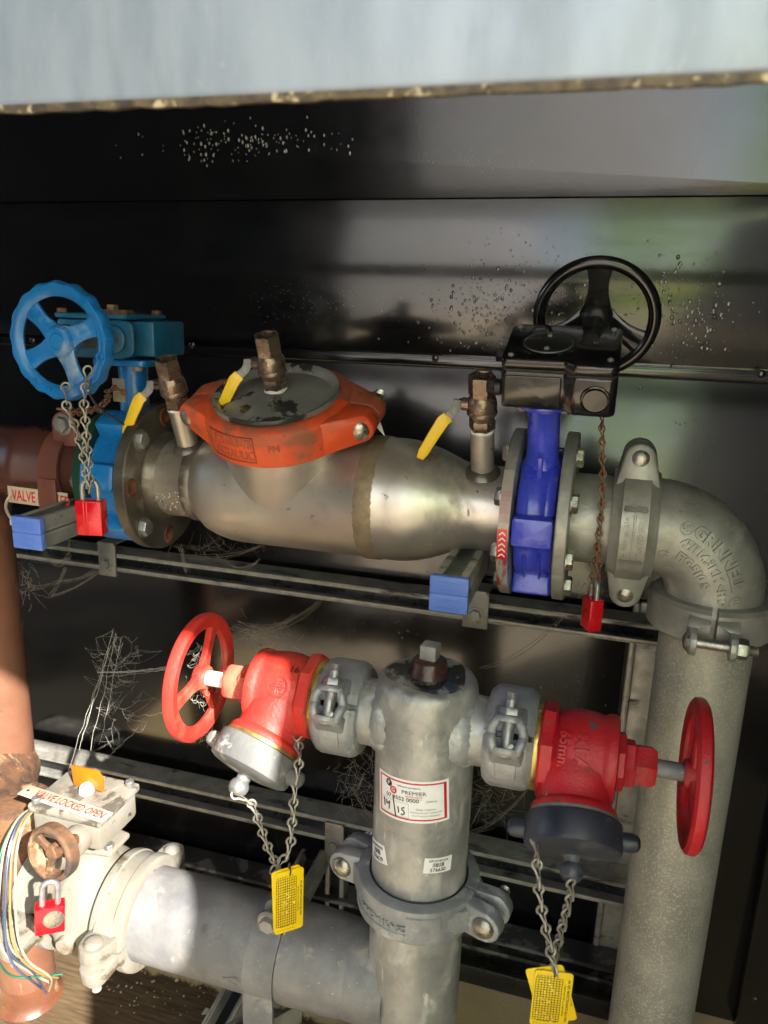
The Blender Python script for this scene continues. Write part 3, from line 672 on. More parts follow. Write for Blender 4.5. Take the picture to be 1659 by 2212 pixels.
def orange_coupling():
    t = thing('pipe_coupling', 'large orange painted coupling with two bolted ears round the check valve outlet', 'coupling', U(-.4205, 0, .124), 'grooved pipe couplings')
    r, ro, h = .0842, .103, .026; a = .118
    for s in (-1, 1):
        mb = MB()
        prof = [(r+.0006, -h+.004), (r+.002, -h), (ro-.006, -h), (ro-.002, -h+.003), (ro-.002, h-.010), (ro-.004, h-.005), (r+.006, h+.0005), (r+.001, h), (r-.007, h-.001), (r-.0085, h-.004), (r-.0085, h-.008), (r+.0006, h-.010)]
        d0 = .012
        a0 = (PI+d0, 2*PI-d0) if s < 0 else (d0, PI-d0)
        mb.lathe(prof, 44, None, a0[0], a0[1], True)
        for e in (-1, 1):
            pts = []
            for k in range(16):
                q = 2*PI*k/16; c_, s_ = math.cos(q), math.sin(q)
                pts += [(e*a+.0195*c_, s*.0015, .0195*s_+.001), (e*a+.0205*c_, s*.028, .0205*s_+.001), (e*a+.0185*c_, s*.0305, .0185*s_+.001)]
            for zz_ in (-h*.92, h*.86):
                pts += [(e*(r+.004), s*.0015, zz_), (e*(ro-.003)*math.cos(R(38)), s*(ro-.003)*math.sin(R(38)), zz_), (e*(ro+.002), s*.026, zz_)]
            mb.hull(pts, .0022)
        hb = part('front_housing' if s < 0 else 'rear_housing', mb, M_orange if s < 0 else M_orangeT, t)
        if s < 0: orange_emb(hb, ro, h)
    for e in (-1, 1):
        mb = MB().dome((e*a, -.0328, .001), (0, -1, 0), .0150, .0095, 26); mb.cyl((e*a, -.033, .001), (e*a, .034, .001), .0085, 16)
        b = part('bolt', mb, M_zinc, t)
        part('nut', MB().hexn((e*a, .0335, .001), (0, 1, 0), .016, .013).thread((e*a, .0465, .001), (0, 1, 0), .0085, .02), M_zinc, b)
orange_coupling()
world_solo('inspection_tag', MB().hull([P(813, 905, .98), P(826, 930, .975), P(832, 943, .972), P(806, 915, .975), P(822, 912, .979), P(818, 928, .970), P(815, 906, .981)]), M_label, 'scrap of torn silver label dangling from the orange coupling\'s right ear', 'torn label', P(820, 920, .975), smooth=0)

# --- ball valves with yellow levers
def ball_valve(M, lab):
    t = thing('ball_valve', lab, 'ball valve', M, 'small bronze ball valves with yellow levers')
    hx = lambda z0, z1, r, bev=.0012: [(0, z0), (r-bev, z0), (r, z0+bev), (r, z1-bev), (r-bev, z1), (0, z1)]
    body = MB()
    body.lathe([(0, .004), (.0165, .004), (.0178, .0055), (.0178, .019), (.0165, .021), (.0165, .021)], 6)
    body.lathe([(.0155, .020), (.0172, .024), (.0190, .030), (.0198, .038), (.0196, .046), (.0184, .052), (.0160, .056), (.0150, .060)], 36)
    body.lathe([(.0190, .0285), (.0203, .030), (.0203, .034), (.0192, .036)], 36)
    part('body', body, M_brass, t)
    body = MB()
    body.lathe([(.0150, .057), (.0178, .058), (.0182, .060), (.0182, .086), (.0172, .0885), (.0130, .0885), (.0122, .087), (.0122, .066), (0, .066)], 6)
    part('threaded_end', body, M_brass, t, smooth=20)
    th = MB()
    for i in range(9): th.lathe([(.0124, .070+i*.002), (.0113, .071+i*.002), (.0124, .072+i*.002)], 24)
    part('thread', th, M_wrust, t)
    e = MB().text('RB', .009, lambda u, v, w_: (u-.002, -.0156-w_, .072+v), .0005)
    e.text('20 CN', .009, lambda u, v, w_: Vector((v*.8, -.0194-w_, .042-u)), .0006)
    part('cast_mark', e, M_brass, t)
    g = MB().cyl((-.012, 0, .042), (-.0275, 0, .042), .0092, 24, bev=.001).cyl((-.0275, 0, .042), (-.031, 0, .042), .0075, 20)
    part('gland', g, M_brass, t)
    part('gland_nut', MB().hexn((-.0335, 0, .042), (-1, 0, 0), .0068, .005).cyl((-.031, 0, .042), (-.0335, 0, .042), .0042, 14), M_bolt, t)
    # lever: flat silver strip from the stem, bent outward, then yellow sleeve
    path = [Vector((-.0318, -.004, .050)), Vector((-.0320, -.008, .043)), Vector((-.0345, -.012, .037)), Vector((-.039, -.015, .033)), Vector((-.044, -.018, .029))]
    def strip(pts, wdt, th_, nrm=Vector((.75, -.25, .5))):
        mb = MB(); vs = []; fs = []
        for i, p in enumerate(pts):
            a = pts[max(0, i-1)]; b = pts[min(len(pts)-1, i+1)]; t_ = (b-a).normalized(); wv = t_.cross(Vector((.25, -1, .35)).normalized()).normalized(); nn = t_.cross(wv)
            k = wdt[i] if isinstance(wdt, list) else wdt
            for sx, sy in ((-1, -1), (1, -1), (1, 1), (-1, 1)): vs.append(p+wv*k/2*sx+nn*th_/2*sy)
        for i in range(len(pts)-1):
            for q in range(4): fs.append((i*4+q, i*4+(q+1) % 4, i*4+4+(q+1) % 4, i*4+4+q))
        m_ = len(pts)-1; fs += [(3, 2, 1, 0), (m_*4, m_*4+1, m_*4+2, m_*4+3)]
        b = bmesh.new(); bv = [b.verts.new(v) for v in vs]
        for f in fs: b.faces.new([bv[i] for i in f])
        bmesh.ops.recalc_face_normals(b, faces=b.faces[:])
        bmesh.ops.bevel(b, geom=[e for e in b.edges if e.calc_face_angle(0) > R(50)], offset=th_*.25, segments=2, profile=.5, affect='EDGES')
        return MB().bm(b)
    lv = part('lever', strip(path, .012, .0022), M_gdark, t)
    y0 = path[-1]-(path[-1]-path[-2])*.35
    gp = [y0, y0+Vector((-.006, -.004, -.005)), y0+Vector((-.018, -.010, -.026)), y0+Vector((-.032, -.016, -.052)), y0+Vector((-.037, -.0185, -.062))]
    part('lever_grip', strip(gp, [.0165, .0175, .0160, .0150, .0100], .0055), M_yel, lv)
    part('tape_wrap', MB().lathe([(.0152, -.001), (.0164, .0005), (.0161, .003), (.0158, .0045), (.0150, .005)], 30, rfn=lambda r, z, a: (r+.0004*math.sin(a*7), z+.0006*math.sin(a*3))), M_tape, t)
    return t
BS = Matrix.Diagonal((.93, .93, .86, 1))
bv = ball_valve(U(-.577, 0, .118)@BS, 'bronze ball valve with yellow lever nearest the blue handwheel, leaning left')
dup(bv, U(-.423, 0, .158)@BS, 'bronze ball valve with short yellow lever standing on the cap inside the orange coupling')
dup(bv, U(-.150, 0, .118)@BS, 'bronze ball valve with long yellow lever between the orange coupling and the black gearbox')

# --- royal blue butterfly valve
rb = thing('butterfly_valve', 'glossy royal blue butterfly valve with tall neck clamped between two flanges', 'butterfly valve', U(-.0745))
mb = MB().lathe([(.055, -.023), (.082, -.023), (.085, -.020), (.0865, -.012), (.084, -.008), (.084, .008), (.0865, .012), (.085, .020), (.082, .023), (.055, .023)], 60, RX)
part('body', mb, M_rblue, rb)
lug = None
for q in (-10, -52, -96, -140, 168, 210, 40):
    an = R(q-TI*0)-R(90)+R(0)
    c = Matrix.Rotation(R(q)+R(-90)+TI*0, 4, 'X')
for q in (-46, -116, 97, 162):
    m = MB().prism(rrect(-.0245, .060, .0245, .108, .006, 3) if False else rrect(-.0245, -.018, .0245, .018, .004, 3), .070, .1065, .004)
    d = Vector((0, math.cos(R(q-90)), math.sin(R(q-90))))
    # radial direction measured from straight toward the viewer (-Y)
    d = Vector((0, -math.cos(R(q+45)), math.sin(R(q+45)))) if False else Vector((0, -math.cos(R(q+68)), math.sin(R(q+68))))
    part('lug', m, M_rblue, rb, frame((0, 0, 0), d, (1, 0, 0)))
m = MB()
for x in (-.009, .009):
    m.lathe([(.083, x-.002), (.0885, x-.0012), (.0885, x+.0012), (.083, x+.002)], 30, RX, R(180), R(300))
part('rib', m, M_rblue, rb)
part('neck', MB().lathe([(.030, .070), (.024, .080), (.0205, .088), (.0195, .100), (.0195, .162), (.0215, .167)], 32).box((-.003, -.033, .072), (.003, -.016, .105), .001), M_rblue, rb)
part('mounting_plate', MB().lathe([(0, .1665), (.036, .1665), (.038, .168), (.0385, .172), (.037, .1745), (0, .1745)], 44), M_rblue, rb)
for x in (-.024, .026):
    part('bolt', MB().hexn((x, -.020, .1664), (0, 0, -1), .0065, .005), M_zinc, rb)
# gearbox, in the same frame
gb = thing('valve_gearbox', 'gloss black gearbox with round cover plate on top of the royal blue valve', 'gearbox', U(-.0745, 0, .1755))
x0, x1, y0, y1 = -.047, .080, -.043, .058; hh = .061
out = [(x0, y1), (x0, y0), (.026, y0), (.034, y0-.008), (.042, y0-.010), (.092, y0-.010), (x1, y0-.004), (x1, y1)]
out = [(x1, y1-.008), (x1-.008, y1), (x0+.008, y1), (x0, y1-.008), (x0, y0+.004), (x0+.004, y0), (.024, y0), (.034, y0-.009), (x1-.006, y0-.010), (x1, y0-.004)]
part('lower_case', MB().prism(out, .0, hh-.014, .003), M_black, gb)
part('cover', MB().prism([(x*1.0, y) for x, y in out], hh-.0125, hh, .003), M_black, gb)
part('case_joint', MB().prism([(x*.985+.0002, y*.985) for x, y in out], hh-.0145, hh-.012, .0002), M_rubber, gb)
rd = MB().lathe([(0, .0012), (.0255, .0012), (.0265, .0005), (.0265, -.001)], 44, T(0, .004, hh))
cp = part('round_plate', rd, M_blackd, gb)
part('plate_rim', MB().lathe([(.0268, -.0005), (.0268, .0010), (.0275, .0012), (.0280, .0008), (.0280, -.0005)], 44, T(0, .004, hh)), M_bolt, gb)
scr = MB().lathe([(0, .0022), (.0022, .0020), (.0033, .0008), (.0033, -.001)], 16).box((-.0024, -.0004, .0018), (.0024, .0004, .0026)).box((-.0004, -.0024, .0018), (.0004, .0024, .0026))
sm = scr.mesh('screw')
for x, y in ((0, .021), (0, -.014)): part('screw', sm, M_bolt, gb, T(x, y, hh+.001))
for x, y in ((x0+.010, y1-.012), (x0+.010, y0+.010), (x1-.010, y1-.012), (x1-.010, y0+.008)): part('screw', sm, M_bolt, gb, T(x, y, hh))
tx = MB(); rt = .033
def ringtext(s, r, z, amid, size, cx=0, cy=.004, flip=1):
    n_ = len(s); step = size*.78/r
    for i, ch in enumerate(s):
        a = amid+(i-(n_-1)/2)*step*flip; ca, sa = math.cos(a), math.sin(a)
        up = Vector((ca, sa, 0))*(-flip if flip > 0 else 1); up = -Vector((ca, sa, 0)) if flip > 0 else Vector((ca, sa, 0)); rt_ = Vector((-sa, ca, 0))*flip
        tx.text(ch, size, lambda u, v, w_: Vector((cx+r*ca, cy+r*sa, z+w_))+rt_*u+up*v, .0005)
ringtext('OPEN', .034, hh, R(-50), .0065); ringtext('SHUT', .034, hh, R(-125), .0065)
tx.text('DRIVE', .007, lambda u, v, w_: (.052-v, .018+u, hh+w_), .0005); tx.text('GEAR', .007, lambda u, v, w_: (-.014+u, y1-.013+v, hh+w_), .0005)
part('raised_lettering', tx, M_black, gb)
yf = y0-.010
part('round_boss', MB().lathe([(0, .0035), (.0130, .0035), (.0137, .002), (.0137, 0)], 36, frame((.058, yf+.0005, .022), (0, -1, 0))).lathe([(.0142, -.001), (.0152, .003), (.0164, .0025), (.0168, -.001)], 36, frame((.058, yf+.001, .022), (0, -1, 0))), M_black, gb)
part('front_panel', MB().prism(rrect(-.042, .004, .020, .042, .003), 0, .0022, .0008, Matrix(((1, 0, 0, 0), (0, 0, -1, y0), (0, 1, 0, 0), (0, 0, 0, 1)))), M_black, gb)
for y, z in ((y1-.018, .026), (y0+.016, .018)):
    s_ = part('stop_screw', MB().cyl((x0, y, z), (x0-.010, y, z), .0095, 20, bev=.002).hexn((x0-.010, y, z), (-1, 0, 0), .0075, .008), M_blackd, gb)
# black handwheel behind
HC = Vector((.046, .122, .044))
hw = thing('handwheel', 'gloss black three spoke handwheel behind the black gearbox', 'handwheel', gb.matrix_world@T(HC)@Matrix.Rotation(R(90), 4, 'X')@Matrix.Rotation(R(-2), 4, 'X'), 'valve handwheels')
RW = .0700
part('rim', MB().lathe([(RW+.0078*math.cos(2*PI*k/14), .0085*math.sin(2*PI*k/14)) for k in range(14)], 72, None, 0, 2*PI, True), M_black, hw)
def spoke(mb, a, r0, r1, w0, w1, th, z0=0, z1=0, n=6):
    vs = []; fs = []
    ca, sa = math.cos(a), math.sin(a)
    for i in range(n+1):
        t_ = i/n; rr_ = r0+(r1-r0)*t_; ww = (w0+(w1-w0)*t_)*(1-.30*math.sin(PI*t_)); z_ = z0+(z1-z0)*t_
        for sx, sz in ((-1, -.5), (-.7, -1), (.7, -1), (1, -.5), (1, .5), (.7, 1), (-.7, 1), (-1, .5)):
            vs.append((ca*rr_-sa*ww*sx, sa*rr_+ca*ww*sx, z_+sz*th))
    for i in range(n):
        for q in range(8): fs.append((i*8+q, i*8+(q+1) % 8, i*8+8+(q+1) % 8, i*8+8+q))
    fs += [tuple(range(8))[::-1], tuple(n*8+q for q in range(8))]
    return mb.add(vs, fs)
for a in (90, 208, 332):
    part('spoke', spoke(MB(), R(a), .012, RW-.003, .017, .017, .0042, -.010, 0), M_black if a != 90 else M_blackd, hw)
part('hub', MB().lathe([(0, -.020), (.016, -.020), (.019, -.014), (.021, -.006), (.016, .006), (.010, .010), (0, .010)], 32), M_blackd, hw)
world = gb.matrix_world
part('input_shaft', MB().cyl((HC.x, y1-.004, .042), (HC.x, HC.y+.01, HC.z-.002), .0095, 20), M_blackd, gb)

# --- flanges either side of it
def flange_thing(x0, x1, lab, mt, boltside, hub=True, r=.109):
    t = thing('pipe_flange', lab, 'flange', T(x0, AY, AZ)@Matrix.Rotation(TI, 4, 'X'), 'flanges round the royal blue valve')
    w_ = x1-x0; part('disc', MB().lathe([(.05, 0), (r-.0015, 0), (r, .0015), (r, w_-.0015), (r-.0015, w_), (.05, w_)], 72, RX), mt, t)
    return t
f1 = flange_thing(-.1145, -.1005, 'bare steel flange left of the royal blue valve, wearing a red and silver label band', M_castw, -1)
f2 = flange_thing(-.0480, -.0330, 'galvanised flange right of the royal blue valve with hex bolts', M_castw, 1)
for q in (-68, -22, -112, 22):
    d = Vector((0, -math.cos(R(q+68)), math.sin(R(q+68))))*.090
    bolt_part(f1, Vector((-.0008, 0, 0))+d, (-1, 0, 0), .0115, .004, M_zinc)
    bolt_part(f2, Vector((.0158, 0, 0))+d, (1, 0, 0), .0125, .004, M_zinc)
part('bolt', MB().cyl((-.05, 0, 0), (-.0505, 0, 0), .001), M_zinc, f2) if False else None
# label band on the rim
lb = thing('warning_band', 'long curved red and silver warning label hooked over the rim of the left flange', 'label band', f1.matrix_world.copy())
part('strip', MB().lathe([(.1095, .0005), (.1112, .0005), (.1112, .0135), (.1095, .0135)], 40, RX, R(180-62), R(180+22), True), mat('silver_label', (.42, .38, .33), (.30, .27, .24), 20, .4, .2, .1, 90, over=[((.25, .03, .03), 30, .55, .6, .5, (1, .3, .3))]), lb)
part('red_panel', MB().lathe([(.1113, .0010), (.1116, .0010), (.1116, .0125), (.1113, .0125)], 14, RX, R(180-24), R(180-4), True), M_plred, lb)
ch = MB()
for i in range(5):
    a = R(180-22+i*3.6)
    for sg in (-1, 1):
        pts = [(-1, 0), (0, 0), (0, 1), (-1, 1)]
        f = lambda u, v: Vector((.0068+u, .1119*math.cos(a+v/.11), .1119*math.sin(a+v/.11)))
        ch.add([f(0, -.001), f(sg*.004, .0025), f(sg*.004, .0045), f(0, .001)], [(0, 1, 2, 3)])
part('white_chevrons', ch, M_label, lb, smooth=0)
lt = MB()
def bandmap(u, v, w_):
    a = R(142)-u/.1115; return Vector((.0068+v, (.1114+w_)*math.cos(a), (.1114+w_)*math.sin(a)))
for i in range(5):
    lt.text('DO NOT REMOVE THIS LABEL OR TAG', .0022, lambda u, v, w_, i=i: bandmap(u, v+.0045-.0023*i, w_), .0001)
part('fine_print', lt, M_signr, lb, smooth=0)

# --- flange stub, grey coupling, elbow, tall pipe
world_solo('spool_pipe', MB().lathe([(.0572, -.033), (.0572, .022), (.0555, .023), (.0555, .0)], 48, XA(0)), M_castw, 'short galvanised pipe between the flange and the lozenge shaped coupling', 'pipe', (-.005, AY, AZ))
Mc = Matrix(((0, 0, 1, .0415), (0, 1, 0, AY), (-1, 0, 0, AZ), (0, 0, 0, 1)))@Matrix.Rotation(R(0), 4, 'Z')
def emb_r(hb, ro, h):
    tx = MB()
    tx.text('IGS  4"/114.3MM', .0098, cylmap(ro-.0001, R(272), .0135, -1), .0007, bold=.01)
    # text runs up the coupling
    part('raised_lettering', tx, M_castw, hb)
def big_coupling(M, lab, group='grooved pipe couplings'):
    "wide ribbed housing seen face on"
    t = thing('pipe_coupling', lab, 'coupling', M, group); r, ro, h, a = .0572, .074, .0275, .0855
    for s in (-1, 1):
        mb = MB(); prof = [(r+.001, -h), (ro-.008, -h), (ro-.006, -h+.003), (ro-.003, -h+.010), (ro, -h+.012), (ro, h-.012), (ro-.003, h-.010), (ro-.006, h-.003), (ro-.008, h), (r+.001, h)]
        a0 = (PI+.03, 2*PI-.03) if s < 0 else (.03, PI-.03)
        mb.lathe(prof, 36, None, a0[0], a0[1], True)
        for e in (-1, 1):
            pts = []
            for k in range(16):
                q = 2*PI*k/16; pts += [(e*a+.0205*math.cos(q), s*.002, .0205*math.sin(q)), (e*a+.020*math.cos(q), s*.026, .020*math.sin(q)), (e*a+.0185*math.cos(q), s*.0285, .0185*math.sin(q))]
            for zz_ in (-h*.93, h*.93): pts += [(e*(r+.002), s*.002, zz_), (e*.055, s*.040, zz_)]
            mb.hull(pts, .0018)
            mb.hull([(e*.066, s*.028, z_) for z_ in (-.012, .012)]+[(e*.030, s*.0725, z_) for z_ in (-.014, .014)]+[(e*.030, s*.06, z_) for z_ in (-.014, .014)]+[(e*.05, s*.0275, z_) for z_ in (-.014, .014)], .002)
        hb = part('front_housing' if s < 0 else 'rear_housing', mb, M_castw, t)
        if s < 0:
            # embossed ribs and letters run along the arc
            rb_ = MB()
            rb_.lathe([(ro-.0005, -.0015), (ro+.0016, -.001), (ro+.0016, .001), (ro-.0005, .0015)], 26, None, R(248), R(292), True)
            part('rib', rb_, M_castw, hb)
            tx = MB(); tx.text('IGS 4"/114.3MM', .0085, cylmap(ro, R(277), .0080, -1, PI), .0007, bold=.012); tx.text('c UL us  <G>  <FM>', .0075, cylmap(ro, R(277), -.0085, -1, PI), .0007, bold=.012)
            tx.text('393', .007, cylmap(ro, R(243), -.002, -1, PI), .0007, bold=.01)
            part('raised_lettering', tx, M_castw, hb)
    for e in (-1, 1):
        mb = MB().dome((e*a, -.0283, 0), (0, -1, 0), .0125, .0075, 26); mb.cyl((e*a, -.0283, 0), (e*a, .0283, 0), .007, 14); b = part('bolt', mb, M_zinc, t)
        part('nut', MB().hexn((e*a, .0283, 0), (0, 1, 0), .0125, .011), M_zinc, b)
    return t
big_coupling(Mc, 'lozenge shaped galvanised coupling standing upright between the flange and the elbow')
ec = thing('pipe_elbow', 'galvanised cast elbow with raised lettering turning the upper run down into the tall pipe', 'elbow', T(.1467, AY, AZ))
ER = .079; er = .0592
def elb(a, r, q, w_=0):
    # a: 0 at horizontal inlet, 90 at bottom outlet; q round the section (0 = outer side, 90deg = toward viewer)
    A_ = R(a); c = Vector((-ER+ER*math.sin(A_), 0, -ER+ER*math.cos(A_))); o = Vector((math.sin(A_), 0, math.cos(A_)))
    return c+o*((r+w_)*math.cos(q))+Vector((0, -1, 0))*((r+w_)*math.sin(q))
mb = MB(); vs = []; fs = []; nn = 48; na = 30
for i in range(na+1):
    a = 90*i/na; rr_ = er
    for k in range(nn): vs.append(elb(a, rr_, 2*PI*k/nn))
for i in range(na):
    for k in range(nn): fs.append((i*nn+k, (i+1)*nn+k, (i+1)*nn+(k+1) % nn, i*nn+(k+1) % nn))
mb.add(vs, fs)
mb.lathe([(er, 0), (er, .012), (.0572, .013), (.0572, .05)], 48, frame((-ER, 0, 0), (-1, 0, 0)))
mb.lathe([(er, 0), (er, .006), (er+.0012, .010), (er+.0012, .016), (.0572, .017), (.0572, .03)], 48, frame((0, 0, -ER), (0, 0, -1)))
part('body', mb, M_castw, ec)
tx = MB()
def emap(rad, amid, sg=1):
    "letters on an arc of radius rad round the bend centre, facing the viewer"
    def f(u, v, w_):
        rr_ = rad+v; a = amid+math.degrees(u/rad); d = rr_-ER; d = max(-er*.98, min(er*.98, d)); q = math.acos(d/er)
        return elb(a, er, q, w_)
    return f
tx.text('GRINNELL', .0185, emap(.100, 51), .0020, bold=.018, font_scale=(1.05, 1))
tx.text('4"/114.3MM', .0135, emap(.082, 44), .0018, bold=.012)
tx.text('FIG.510 S', .0135, emap(.065, 47), .0018, bold=.012)
tx.text('<FM>', .0125, emap(.082, 80), .0018, bold=.012)
tx.text('UL', .009, emap(.098, 20), .0016, bold=.01); tx.text('G', .014, emap(.058, 10), .0016, bold=.01); tx.text('SC', .008, emap(.098, 86), .0009)
for rad, aa in ((.098, 20), (.098, 86)):
    tx.tube([emap(rad, aa)(.0075*math.cos(q), .0075*math.sin(q), 0) for q in [2*PI*k/20 for k in range(20)]], .0008, 6, True)
part('raised_lettering', tx, M_castw, ec)
tp = solo('tall_pipe', MB().lathe([(.0570, ZF), (.0570, AZ-ER-.022), (.054, AZ-ER-.021), (.054, AZ-ER-.04)], 56, T(0, 0, -ZF)), M_galvs, 'tall speckled galvanised pipe rising from the floor at right', 'pipe', T(.1467, AY, ZF))
# coupling below the elbow with its bolt toward the viewer
zc = AZ-ER-.024
Mb_ = T(.1467, AY, zc)@Matrix.Rotation(R(-90-3), 4, 'Z')     # local X -> -Y (toward viewer)
cpl = thing('pipe_coupling', 'galvanised coupling under the elbow with one horizontal bolt facing out', 'coupling', Mb_, 'grooved pipe couplings')
r, ro, h, a = .0575, .0755, .0235, .088
for s in (-1, 1):
    mb = MB(); prof = [(r, -h), (ro-.005, -h), (ro, -h+.005), (ro, h-.005), (ro-.005, h-.0005), (r, h)]
    a0 = (PI+.05, 2*PI-.05) if s < 0 else (.05, PI-.05)
    mb.lathe(prof, 40, None, a0[0], a0[1], True)
    for e in (1, -1):
        # ear: curved web standing clear of the pipe, bolt hole low
        vs_ = []
        for k in range(12):
            q = 2*PI*k/12; vs_ += [(e*a+.0165*math.cos(q), s*.018, -.012+.0165*math.sin(q)), (e*a+.0155*math.cos(q), s*.026, -.012+.0155*math.sin(q))]
        vs_ += [(e*.066, s*.018, z_) for z_ in (-.026, .004)]+[(e*.063, s*.029, z_) for z_ in (-.024, .008)]
        mb.hull(vs_, .0015)
        mb.hull([(e*(ro-.012), s*.004, z_) for z_ in (.004, .022)]+[(e*(ro+.006), s*.004, .010), (e*(ro+.010), s*.018, .004), (e*(ro+.008), s*.030, .004), (e*.066, s*.029, .018), (e*(ro-.01), s*.02, -.002)], .002)
    hb = part('front_housing' if s < 0 else 'rear_housing', mb, M_castw, cpl)
for e in (1, -1):
    b = part('bolt', MB().dome((e*a, -.0255, -.012), (0, -1, 0), .0125, .008, 24).cyl((e*a, -.026, -.012), (e*a, .027, -.012), .0065, 16), M_zinc, cpl)
    part('nut', MB().hexn((e*a, .0255, -.012), (0, 1, 0), .0125, .0125).thread((e*a, .038, -.012), (0, 1, 0), .0065, .012), M_zinc, b)

# ------------------------------------------------------------------ left end of the upper run
world_solo('brown_run_pipe', MB().lathe([(.057, -1.10), (.057, -.875), (.0585, -.872), (.0585, -.858), (.0565, -.855), (.0565, -.796), (.0555, -.794), (.0555, -.790), (.0575, -.787), (.0575, -.718)], 48, XA(0)), M_brown, 'dark wet brown painted pipe at the left end of the upper run', 'pipe', (-.93, AY, AZ))
vx = -.985
bp = thing('brown_down_pipe', 'terracotta painted pipe dropping to the floor at the far left', 'pipe', T(vx, AY, ZF))
part('pipe', MB().lathe([(.050, .045), (.050, AZ-ZF-.06)], 48), M_terra, bp)
part('bend', MB().tube(spline([(0, 0, AZ-ZF-.09), (0, 0, AZ-ZF-.06), (-.01, 0, AZ-ZF-.02), (-.05, 0, AZ-ZF)], 5), .051, 28), M_brown, bp)
part('foot', MB().lathe([(.0, .0), (.062, .0), (.056, .006), (.0515, .02), (.0505, .05)], 40), mat('wet_rusty_foot', (.16, .06, .03), (.10, .04, .022), 14, .3, 0, .5, 70, over=[((.33, .20, .12), 20, .6, .7, .4)]), bp)
# green flange
gf = thing('pipe_flange', 'dark green painted flange left of the azure valve', 'flange', T(-.704, AY, AZ))
part('disc', MB().lathe([(.05, -.018), (.095, -.018), (.097, -.016), (.097, .0), (.050, .001)], 60, RX), M_green, gf)
for q in (-60, 0, 60, 120): bolt_part(gf, (-.0185, -.080*math.cos(R(q)), .080*math.sin(R(q))), (-1, 0, 0), .011, .004, M_bolt)
# azure butterfly valve
bvv = thing('butterfly_valve', 'old azure blue butterfly valve between the green and the rusty flange', 'butterfly valve', T(-.677, AY, AZ))
part('body', MB().lathe([(.05, -.028), (.080, -.028), (.084, -.025), (.084, .027), (.080, .030), (.05, .030)], 56, RX), M_blue, bvv)
for q in (8, 62, -48, -98, 118):
    d = Vector((0, -math.cos(R(q)), math.sin(R(q))))
    part('lug', MB().prism(rrect(-.027, -.019, .028, .019, .006, 3), .070, .1045, .005), M_blue, bvv, frame((0, 0, 0), d, (1, 0, 0)))
part('neck', MB().lathe([(.034, .070), (.026, .084), (.021, .095), (.021, .163)], 32), M_blue, bvv)
part('mounting_plate', MB().prism(rrect(-.045, -.040, .045, .040, .012, 4), .163, .172, .002), M_blue, bvv)
part('bolt', MB().hexn((.028, -.03, .1628), (0, 0, -1), .008, .006), M_zinc, bvv)
part('round_tag', MB().lathe([(0, 0), (.017, 0), (.017, .001), (0, .001)], 28, frame((-.030, -.090, -.045), (-.35, -1, -.3))), mat('scratched_disc', (.35, .35, .33), (.15, .16, .14), 90, .5), bvv)
tg = thing('name_plate', 'small white plate with chain hanging behind the azure handwheel', 'plate', T(P(258, 840, .93)))
part('plate', MB().box((-.011, 0, -.018), (.009, .0015, .014), .0004), M_whited, tg)
# gearbox of the azure valve
GZ = -.0770
gx0, gx1 = -.775, -.577
g2 = thing('valve_gearbox', 'weathered teal blue gearbox behind the azure handwheel', 'gearbox', T(-.706, .997, GZ))
part('case', MB().box((-.060, -.050, 0), (.050, .055, .054), .006).box((.0495, -.028, .004), (.084, .055, .053), .004), M_bluebox, g2)
part('cover', MB().prism(rrect(-.064, -.052, .055, .058, .010, 4), .0545, .0615, .002), M_bluebox, g2)
part('shaft_boss', MB().lathe([(.0, .012), (.0155, .012), (.0185, .010), (.021, .0), (.026, -.002)], 32, frame((.040, -.0505, .028), (0, -1, 0))).prism(rrect(.010, .004, .070, .053, .012, 4), 0, .006, .002, Matrix(((1, 0, 0, 0), (0, 0, -1, -.050), (0, 1, 0, 0), (0, 0, 0, 1)))), M_bluebox, g2)
part('pointer', MB().lathe([(0, .067), (.028, .067), (.032, .0615)], 32).box((-.006, -.006, .066), (.006, .006, .074), .001), M_rust, g2)
for x, y in ((.044, -.040), (-.055, -.040), (.044, .045)): part('bolt', MB().hexn((x, y, .0616), (0, 0, 1), .0075, .006), M_rust, g2)
part('input_shaft', MB().cyl((.040, -.060, .028), (.040, -.158, .028), .0098, 20), M_bolt, g2)
# azure handwheel, wavy rim
hub = g2.matrix_world@Vector((.040, -.165, .028))
hb2 = thing('handwheel', 'azure blue handwheel with scalloped rim and four broad spokes at upper left', 'handwheel', frame(hub, (0, -1, 0), (1, 0, 0)), 'valve handwheels')
R0, R1 = .0545, .0725
def wav(r, z, a):
    k = (r-R0)/(R1-R0); return (r+.0013*math.sin(a*17)*k*k, z)
part('rim', MB().lathe([(R0, .003), (R0+.003, .0065), (R0+.010, .0095), (R1-.003, .0085), (R1, .004), (R1, -.005), (R1-.004, -.009), (R1-.008, -.009), (R0+.003, -.004)], 136, None, 0, 2*PI, True, wav), M_blue, hb2)
for a in (137, 207, 292, 22):
    part('spoke', spoke(MB(), R(a), .010, R0+.003, .0155, .0135, .0042), M_blue, hb2)
part('hub', MB().lathe([(0, .0095), (.0095, .0095), (.0100, .0085), (.0105, .0095), (.017, .0085), (.0205, .004), (.0215, -.008), (.016, -.018), (0, -.018)], 36), M_blue, hb2)
tx = MB()
for a, s_ in ((345, 'O'), (254, '='), (232, 'o')): tx.text(s_, .014, lambda u, v, w_: Vector(((R0+R1)/2*math.cos(R(a))+u, (R0+R1)/2*math.sin(R(a))+v, .0092+w_)), .001, bold=.03)
part('raised_mark', tx, M_blue, hb2)

